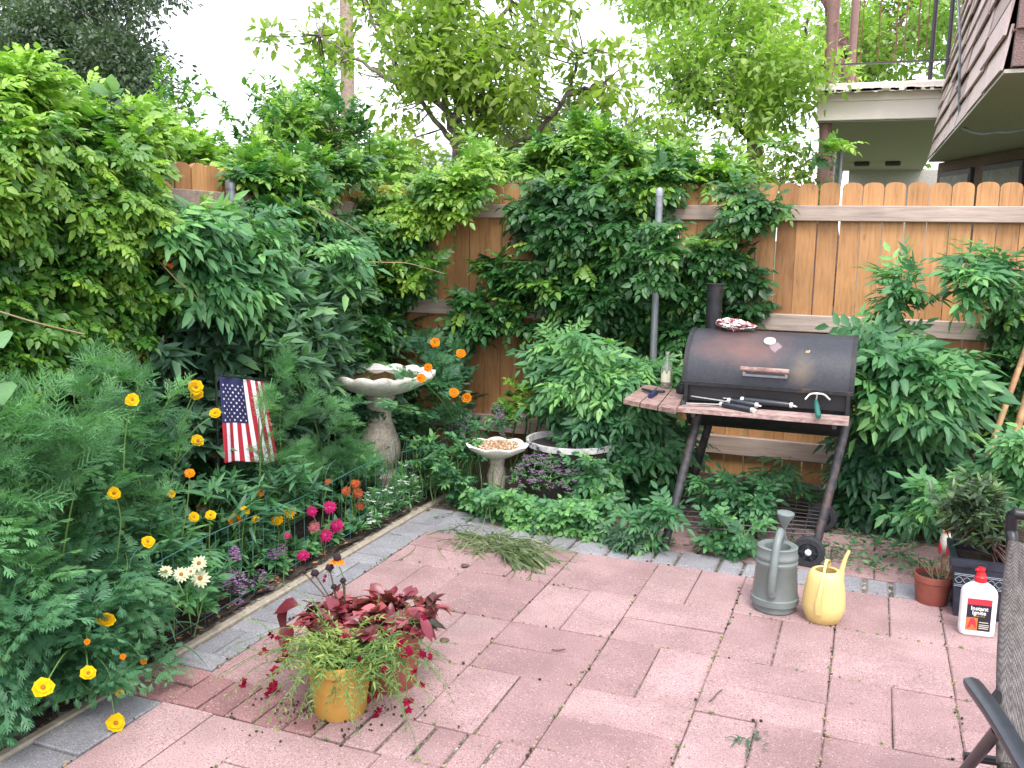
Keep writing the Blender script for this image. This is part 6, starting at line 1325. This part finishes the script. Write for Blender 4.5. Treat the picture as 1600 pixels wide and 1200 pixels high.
# ================================================================== WIRE EDGING, LITTER, GRASS PILE
r_ = empty('wire_edging', (-2.31, 3.5, 0), 'green wire hoop border fence along the flower bed edge', 'garden edging')
mb = MB(); y = 1.7; k = 0
while y < 5.0:
    xx = -2.31-.02*math.sin(y*2.1); z1 = .34+.012*math.sin(y*5)-.03*max(0, y-4.2); w_ = .16
    for dy in (0, .08): mb.tube([(xx, y+dy, 0), (xx+random.uniform(-.004, .004), y+dy, z1)], .0010, 4)
    if k % 4 == 0: pts = [(xx, y+.02, z1), (xx, y+.03, z1+.06), (xx, y+.10, z1+.10), (xx, y+.17, z1+.06), (xx, y+.18, z1)]; mb.tube(bezier(pts, 3), .0011, 4)
    y += w_; k += 1
mb.build('wire_hoops', 'green_wire', r_)
mb = MB(); ys = np.linspace(1.7, 5.05, 60)
for z in (.035, .34): mb.tube([(-2.31-.02*math.sin(y*2.1), y, z+(.012*math.sin(y*5)-.03*max(0, y-4.2) if z > .1 else 0)) for y in ys], .0018, 5)
mb.build('wire_rail', 'green_wire', r_)
fo = Fol(); N = 300; c = G(770, 852); e = G(872, 925)-G(800, 880); eb = math.atan2(e[1], e[0]); a = np.where(rng.random(N) < .5, rng.normal(eb, .6, N), rng.uniform(0, 2*PI, N))
P = np.stack([c[0]+rng.normal(0, .13, N), c[1]+rng.normal(0, .065, N), .010+rng.random(N)*.025], 1); fo.put('grass', P, np.stack([np.cos(a), np.sin(a), rng.normal(0, .05, N)], 1), V3(0, 0, .6)+rng.normal(0, .9, (N, 3)), rng.uniform(.10, .30, N), .62+rng.normal(0, .25, N))
N = 110; c2_ = G(800, 868); a = rng.normal(eb, .22, N); P = np.stack([c2_[0]+rng.normal(0, .04, N), c2_[1]+rng.normal(.0, .035, N), .012+rng.random(N)*.03], 1); fo.put('grass', P, np.stack([np.cos(a), np.sin(a), rng.normal(.0, .04, N)], 1), V3(0, 0, .8)+rng.normal(0, .7, (N, 3)), rng.uniform(.2, .42, N), .5+rng.normal(0, .2, N))
tag(fo.build('grass_clippings', 'grass_blade', loc=c), 'loose heap of pulled long grass lying on the pavers below the seed dish', 'grass clippings', kind='stuff')
fo = Fol(); N = 240; P = region([(560, 690), (640, 690), (740, 640), (790, 700), (640, 790), (540, 800)], N, 'Y', 4.5, 5.1); P[:, 2] = .02; a = rng.uniform(0, 6.3, N); fo.put('grass', P, np.stack([np.cos(a)*.5, np.sin(a)*.5, 1+0*a], 1), np.stack([np.cos(a), np.sin(a), 0*a], 1), rng.uniform(.15, .34, N), .4+rng.normal(0, .15, N))
tag(fo.build('tall_grass', 'grass_blade'), 'tufts of long thin grass growing between the birdbath and seed dish', 'grass', kind='stuff')
fo = Fol(); N = 520; P = np.stack([rng.uniform(-2.1, 1.2, N), 4.34+abs(rng.normal(0, .35, N)), 0*np.zeros(N)+.012], 1); a = rng.uniform(0, 6.3, N); fo.put('tiny', P, np.stack([np.cos(a), np.sin(a), .25+0*a], 1), V3(0, 0, 1)+rng.normal(0, .4, (N, 3)), rng.uniform(.02, .05, N), .35+rng.normal(0, .2, N))
for (cx_, cy_, n, s) in ((-.0, 4.62, 130, .12), (.12, 4.85, 120, .1), (.1, 4.45, 60, .07), (-.42, 4.5, 80, .1), (-1.15, 4.5, 120, .12), (.3, 4.6, 60, .05)):
    P = np.stack([rng.normal(cx_, s, n), rng.normal(cy_, s*.7, n), rng.uniform(.01, .035, n)], 1); a = rng.uniform(0, 6.3, n); fo.put('tiny', P, np.stack([np.cos(a), np.sin(a), .5+0*a], 1), V3(0, 0, 1)+rng.normal(0, .4, (n, 3)), rng.uniform(.02, .04, n), .35+rng.normal(0, .2, n))
tag(fo.build('creeping_weeds', 'elder_leaf'), 'small weeds creeping over the pavers behind the grey paver row', 'weeds', kind='stuff')
# dry leaves and crumbs in the bed edge and on pavers
fo = Fol(); N = 200; P = np.stack([rng.uniform(-2.42, -2.27, N), rng.uniform(1.6, 4.4, N), rng.uniform(.02, .03, N)], 1); a = rng.uniform(0, 6.3, N); fo.put('tiny', P, np.stack([np.cos(a), np.sin(a), .1+0*a], 1), V3(0, 0, 1)+rng.normal(0, .3, (N, 3)), rng.uniform(.012, .035, N), .5)
N = 90; P = np.stack([rng.uniform(-2.0, 1.0, N), rng.uniform(2.0, 4.2, N), 0*np.zeros(N)+.006], 1); a = rng.uniform(0, 6.3, N); fo.put('tiny', P, np.stack([np.cos(a), np.sin(a), .02+0*a], 1), V3(0, 0, 1), rng.uniform(.006, .016, N), .5)
tag(fo.build('leaf_litter', 'dry_leaf'), 'scattered dry leaf bits on the bed edge and pavers', 'leaf litter', kind='stuff')
mb = MB()
for i in range(800):      # grit and moss in the joints
    if random.random() < .6: x = X0+PX*random.randint(0, 7)+random.gauss(0, .006); y = random.uniform(1.2, 4.14)
    else: y = random.choice([2.22, 2.43, 2.84, 3.26, 3.70, 4.14])+random.gauss(0, .006); x = random.uniform(-2.0, 1.1)
    s = random.uniform(.003, .007); mb.mi = random.choice((0, 0, 1, 2)); mb.box((x, y, .001+s*.3), (s*1.3, s, s*.8), rotz(random.random()*3))
tag(mb.build('joint_grit', ['stem_pale', 'stem_green', 'soil']), 'gravel grit and moss specks along the paver joints', 'grit', kind='stuff')
mb = MB()
for i in range(170):
    r0 = abs(random.gauss(0, .11)); an = random.uniform(0, 6.3); s = random.uniform(.002, .0055); mb.box((yc[0]-.03+r0*math.cos(an)*1.5, yc[1]-.04+r0*math.sin(an), .008), (s*1.4, s, s), rotz(an))
tag(mb.build('spilled_soil', 'soil'), 'dark crumbs of potting soil scattered around the yellow pot', 'soil', kind='stuff')
def twig(pts, r, label):
    mb = MB(); mb.tube(bezier(pts, 3), r, 5); tag(mb.build('twig', 'stem_brown', loc=pts[0]), label, 'twig')
g_ = lambda x, y, z=.009: G(x, y, z)
twig([g_(1108, 1096), g_(1116, 1090), g_(1120, 1084), g_(1128, 1078)], .0022, 'short crooked twig on the pavers below the grey watering can')
twig([g_(862, 1015), g_(872, 1016), g_(883, 1014)], .0025, 'short straight twig lying mid patio right of the clay pot')
twig([g_(1395, 872, .02), g_(1420, 858, .02), g_(1450, 850, .02)], .004, 'curved dark stick on the pavers left of the planter box')
fo = Fol(); N = 26; c = G(1168, 1160); a = rng.uniform(0, 6.3, N); fo.put('linear', np.stack([c[0]+rng.normal(0, .03, N), c[1]+rng.normal(0, .025, N), .012+0*a], 1), np.stack([np.cos(a), np.sin(a), .1+0*a], 1), V3(0, 0, 1), .03, .3)
tag(fo.build('wilted_sprig', 'bush_leaf', loc=c), 'wilted grey green sprig lying on the pavers at bottom centre right', 'sprig')
for k, (x, y) in enumerate(((726, 885), (694, 1002))):
    c = G(x, y); mb = MB(); mb.lathe(c+V3(0, 0, .004), [(.017, 0), (.018, .002), (.014, .005), (.0005, .006)], 16, wob=lambda t, q: .12*math.sin(3*t)); tag(mb.build('flat_pebble', 'stem_brown', loc=c), ('round brown pebble on the pavers near the grass heap', 'round brown pebble on the pavers right of the burgundy plant')[k], 'pebble')
# bare tendrils
for pts, lb_ in (([AX(480, 320, -2.8), AX(520, 338, -2.78), AX(560, 362, -2.76), AX(580, 385, -2.75)], 'long bare pale tendril arching out of the vines at upper centre left'),
                 ([AX(250, 410, -2.72), AX(290, 450, -2.68), AX(340, 485, -2.66), AX(400, 502, -2.66)], 'drooping bare tendril hanging below the red trumpet bud'),
                 ([AX(0, 487, -2.66), AX(60, 505, -2.62), AX(130, 522, -2.62)], 'bare green tendril reaching out at the left photo edge'),
                 ([AX(550, 408, -2.7), AX(600, 410, -2.6), AX(640, 412, -2.55), AX(695, 428, -2.5)], 'straight tan tendril reaching from vines across the pickets')):
    mb = MB(); mb.tube(bezier(pts, 5), .0028, 5); tag(mb.build('tendril', 'stem_pale', loc=pts[0]), lb_, 'tendril')
p = AX(254, 411, -2.70); mb = MB(); mb.lathe(p, [(.003, 0), (.006, .02), (.008, .045), (.013, .055), (.0005, .05)], 12, axis=V3(-.1, 1, -.25)); mb.lathe(p+V3(0, .01, .008), [(.002, 0), (.005, .02), (.006, .04), (.0005, .045)], 10, axis=V3(-.1, 1, .15)); tag(mb.build('trumpet_bud', 'petal_rust', loc=p, smooth=60), 'small red trumpet vine bud among green leaves at left', 'flower bud')

# ================================================================== TREES BEYOND THE FENCES
def tree(name, label, base, limbs, clumps, leafmat_, bark, tpl='simple', size=.1, per=40, rad=.3, tint=.5, r0=.14, group='trees beyond the fences', flat=.7):
    r_ = empty(name, base, label, 'tree', group); mb = MB(); nodes = []
    for pts, r in limbs:
        b = bezier(pts, 5); n = len(b); b = [p+rng.normal(0, r*.25, 3) if 0 < i < n-1 else p for i, p in enumerate(b)]; mb.tube(b, [r*(1-.78*i/(n-1)) for i in range(n)], 10); nodes += b[n//4:]
    nodes = np.array(nodes); st = Stems(); A = []; fo = Fol()
    for c in clumps:
        k = np.argmin(((nodes-c)**2).sum(1)); A.append((nodes[k], c))
    A0 = np.array([a for a, c in A]); A1_ = np.array([c for a, c in A]); mid = (A0+A1_)/2+rng.normal(0, .08, A0.shape)+V3(0, 0, -.05); t = np.linspace(0, 1, 5)[:, None, None]
    st.lines((1-t)**2*A0+2*t*(1-t)*mid+t*t*A1_, .011, .004)
    N = len(clumps)*per; C_ = np.repeat(np.array(clumps), per, 0); rr_ = np.repeat(rng.uniform(.6, 1.3, len(clumps))*rad, per); d = nrm(rng.normal(0, 1, (N, 3))); q = rng.random(N)**.5
    P = C_+d*(rr_*q)[:, None]*V3(1, 1, flat); ti = np.repeat(tint+rng.normal(0, .12, len(clumps)), per)+rng.normal(0, .12, N)
    fo.put(tpl, P, nrm(d+V3(0, 0, -.05)+rng.normal(0, .6, (N, 3))), nrm(V3(0, 0, 1)+rng.normal(0, .45, (N, 3))), size*rng.uniform(.65, 1.25, N), ti)
    tr = mb.build('trunk', bark, r_, smooth=60); st.build('branches', bark, tr); fo.build('crown', leafmat_, r_)
def cl(poly, n, lo, hi, plane='Y'): return region(poly, n, plane, lo, hi)
B = lambda x, y, Y=9.: AY(x, y, Y)
T1poly = [(440, -60), (840, -60), (850, 60), (850, 120), (830, 210), (770, 240), (740, 190), (690, 210), (640, 235), (590, 190), (560, 140), (500, 130), (440, 100), (430, 40)]
cm = np.vstack([cl(T1poly, 175, 8.2, 9.8), cl([(600, -60), (860, -60), (880, 60), (820, 130), (640, 120), (600, 60)], 60, 8.4, 9.8), cl([(770, 150), (850, 150), (850, 230), (780, 240)], 14, 9.2, 10.2), cl([(890, 90), (980, 40), (1010, 110), (960, 180), (900, 170)], 18, 8.6, 9.6)])
t0 = B(716, 300); t0[2] = -.1
tree('magnolia_tree', 'open crowned broad leaved tree with dark branching trunk above fence centre', t0, [
 ([t0, B(716, 240), B(714, 160), B(708, 80), B(700, -60)], .06), ([B(716, 230), B(700, 180), B(694, 120), B(690, 40), B(660, -80)], .042), ([B(715, 235), B(690, 200), B(640, 130), B(600, 70), B(560, -20)], .034),
 ([B(714, 190), B(670, 150), B(600, 120), B(545, 85), B(500, 55)], .036), ([B(716, 250), B(770, 245), B(840, 205), B(885, 150), B(905, 90), B(930, 75)], .038), ([B(885, 150), B(915, 138), B(945, 128)], .03), ([B(712, 130), B(760, 70), B(800, 0), B(830, -60)], .036)],
 cm, 'tree_leaf', 'bark_dark', size=.115, per=24, rad=.25, tint=.60)
T2 = [(1000, -60), (1290, -60), (1285, 60), (1280, 180), (1290, 260), (1100, 250), (1060, 220), (1040, 120), (1060, 60)]
cm = np.vstack([cl(T2, 190, 12.2, 17), cl([(1000, 60), (1100, 60), (1100, 220), (1030, 190)], 22, 12, 14), cl([(960, -60), (1060, -60), (1060, 30), (990, 20)], 18, 13, 16)])
t0 = AY(1180, 200, 15); t0[2] = -.1
tree('maple_tree', 'bright yellow green tree with dense small leaves left of the balcony', t0, [
 ([t0, AY(1180, 200, 15), AY(1190, 60, 15), AY(1180, -150, 15)], .16), ([AY(1182, 190, 15), AY(1240, 120, 15), AY(1265, 20, 14.5)], .08), ([AY(1186, 150, 15), AY(1130, 60, 14), AY(1080, -20, 14)], .08), ([AY(1182, 220, 15), AY(1110, 170, 14), AY(1060, 140, 13.5)], .06)],
 cm, 'lime_tree_leaf', 'bark_dark', size=.115, per=56, rad=.5, tint=.62)
t0 = AY(1309, 200, 24); t0[2] = -.1; tt = AY(1297, -80, 24)
cm = np.vstack([cl([(1300, -60), (1500, -60), (1500, 130), (1290, 135)], 170, 25, 33), cl([(1290, 120), (1500, 110), (1500, 280), (1290, 280)], 40, 26, 32)])
cm = cm[~((cm[:, 0] > 99))]
tree('bark_trunk_tree', 'thick reddish barked trunk with yellow green crown seen behind the balcony railing', t0, [
 ([t0, AY(1311, 128, 24), AY(1305, 60, 24), tt], .34), ([AY(1308, 100, 24), AY(1380, 95, 27), AY(1420, 60, 28), AY(1460, 20, 29)], .12), ([AY(1306, 70, 24), AY(1350, 110, 27), AY(1400, 120, 28)], .1), ([AY(1380, 95, 27), AY(1400, 60, 28), AY(1440, -40, 29)], .09)],
 cm, 'lime_tree_leaf', 'bark_red', size=.22, per=44, rad=.85, tint=.45)
cm = np.vstack([cl([(-60, -60), (230, -60), (200, 30), (150, 30), (190, 70), (210, 140), (100, 120), (-60, 130)], 150, 10, 14), cl([(170, 60), (215, 100), (225, 170), (170, 150)], 22, 10, 12), cl([(150, -60), (260, -60), (265, 5), (200, 10)], 10, 10, 12)])
t0 = AY(70, 200, 12); t0[2] = -.1
tree('dark_evergreen_tree', 'dark grey green tree with fine leaves filling the upper left corner', t0, [
 ([t0, AY(70, 100, 12), AY(80, 60, 12), AY(78, -80, 12)], .2), ([AY(72, 90, 12), AY(20, 50, 12), AY(-40, 0, 12)], .1), ([AY(78, 70, 12), AY(130, 20, 12), AY(170, -50, 12)], .09), ([AY(74, 110, 12), AY(140, 90, 12), AY(200, 110, 12)], .06)],
 cm, 'dark_tree_leaf', 'bark_dark', tpl='simple', size=.080, per=300, rad=.62, tint=.30)
cm = np.vstack([cl([(770, 150), (840, 140), (960, 200), (1050, 220), (1050, 270), (800, 270)], 44, 18, 22)])
t0 = AY(900, 260, 20); t0[2] = -.1
tree('hazy_background_tree', 'faint distant dark green tree low behind the fence between the two big trees', t0, [([t0, AY(900, 240, 20), AY(890, 150, 20)], .2)], cm, 'dark_tree_leaf', 'bark_dark', tpl='simple', size=.14, per=90, rad=.7, tint=.4)
cm = np.vstack([cl([(400, 250), (800, 235), (1290, 240), (1290, 300), (400, 300)], 110, 10.5, 14)])
t0 = AY(640, 300, 12); t0[2] = -.1
tree('distant_hedge', 'low green hedge of neighbouring trees just visible over the fence top', t0, [([t0, AY(640, 280, 12), AY(660, 250, 12)], .1), ([AY(640, 290, 12), AY(900, 285, 12), AY(1200, 280, 12)], .06)], cm, 'tree_leaf', 'bark_dark', size=.12, per=50, rad=.45, tint=.4)
# tidy the helper property used while building
for o in COL.objects:
    if 'org' in o: del o['org']
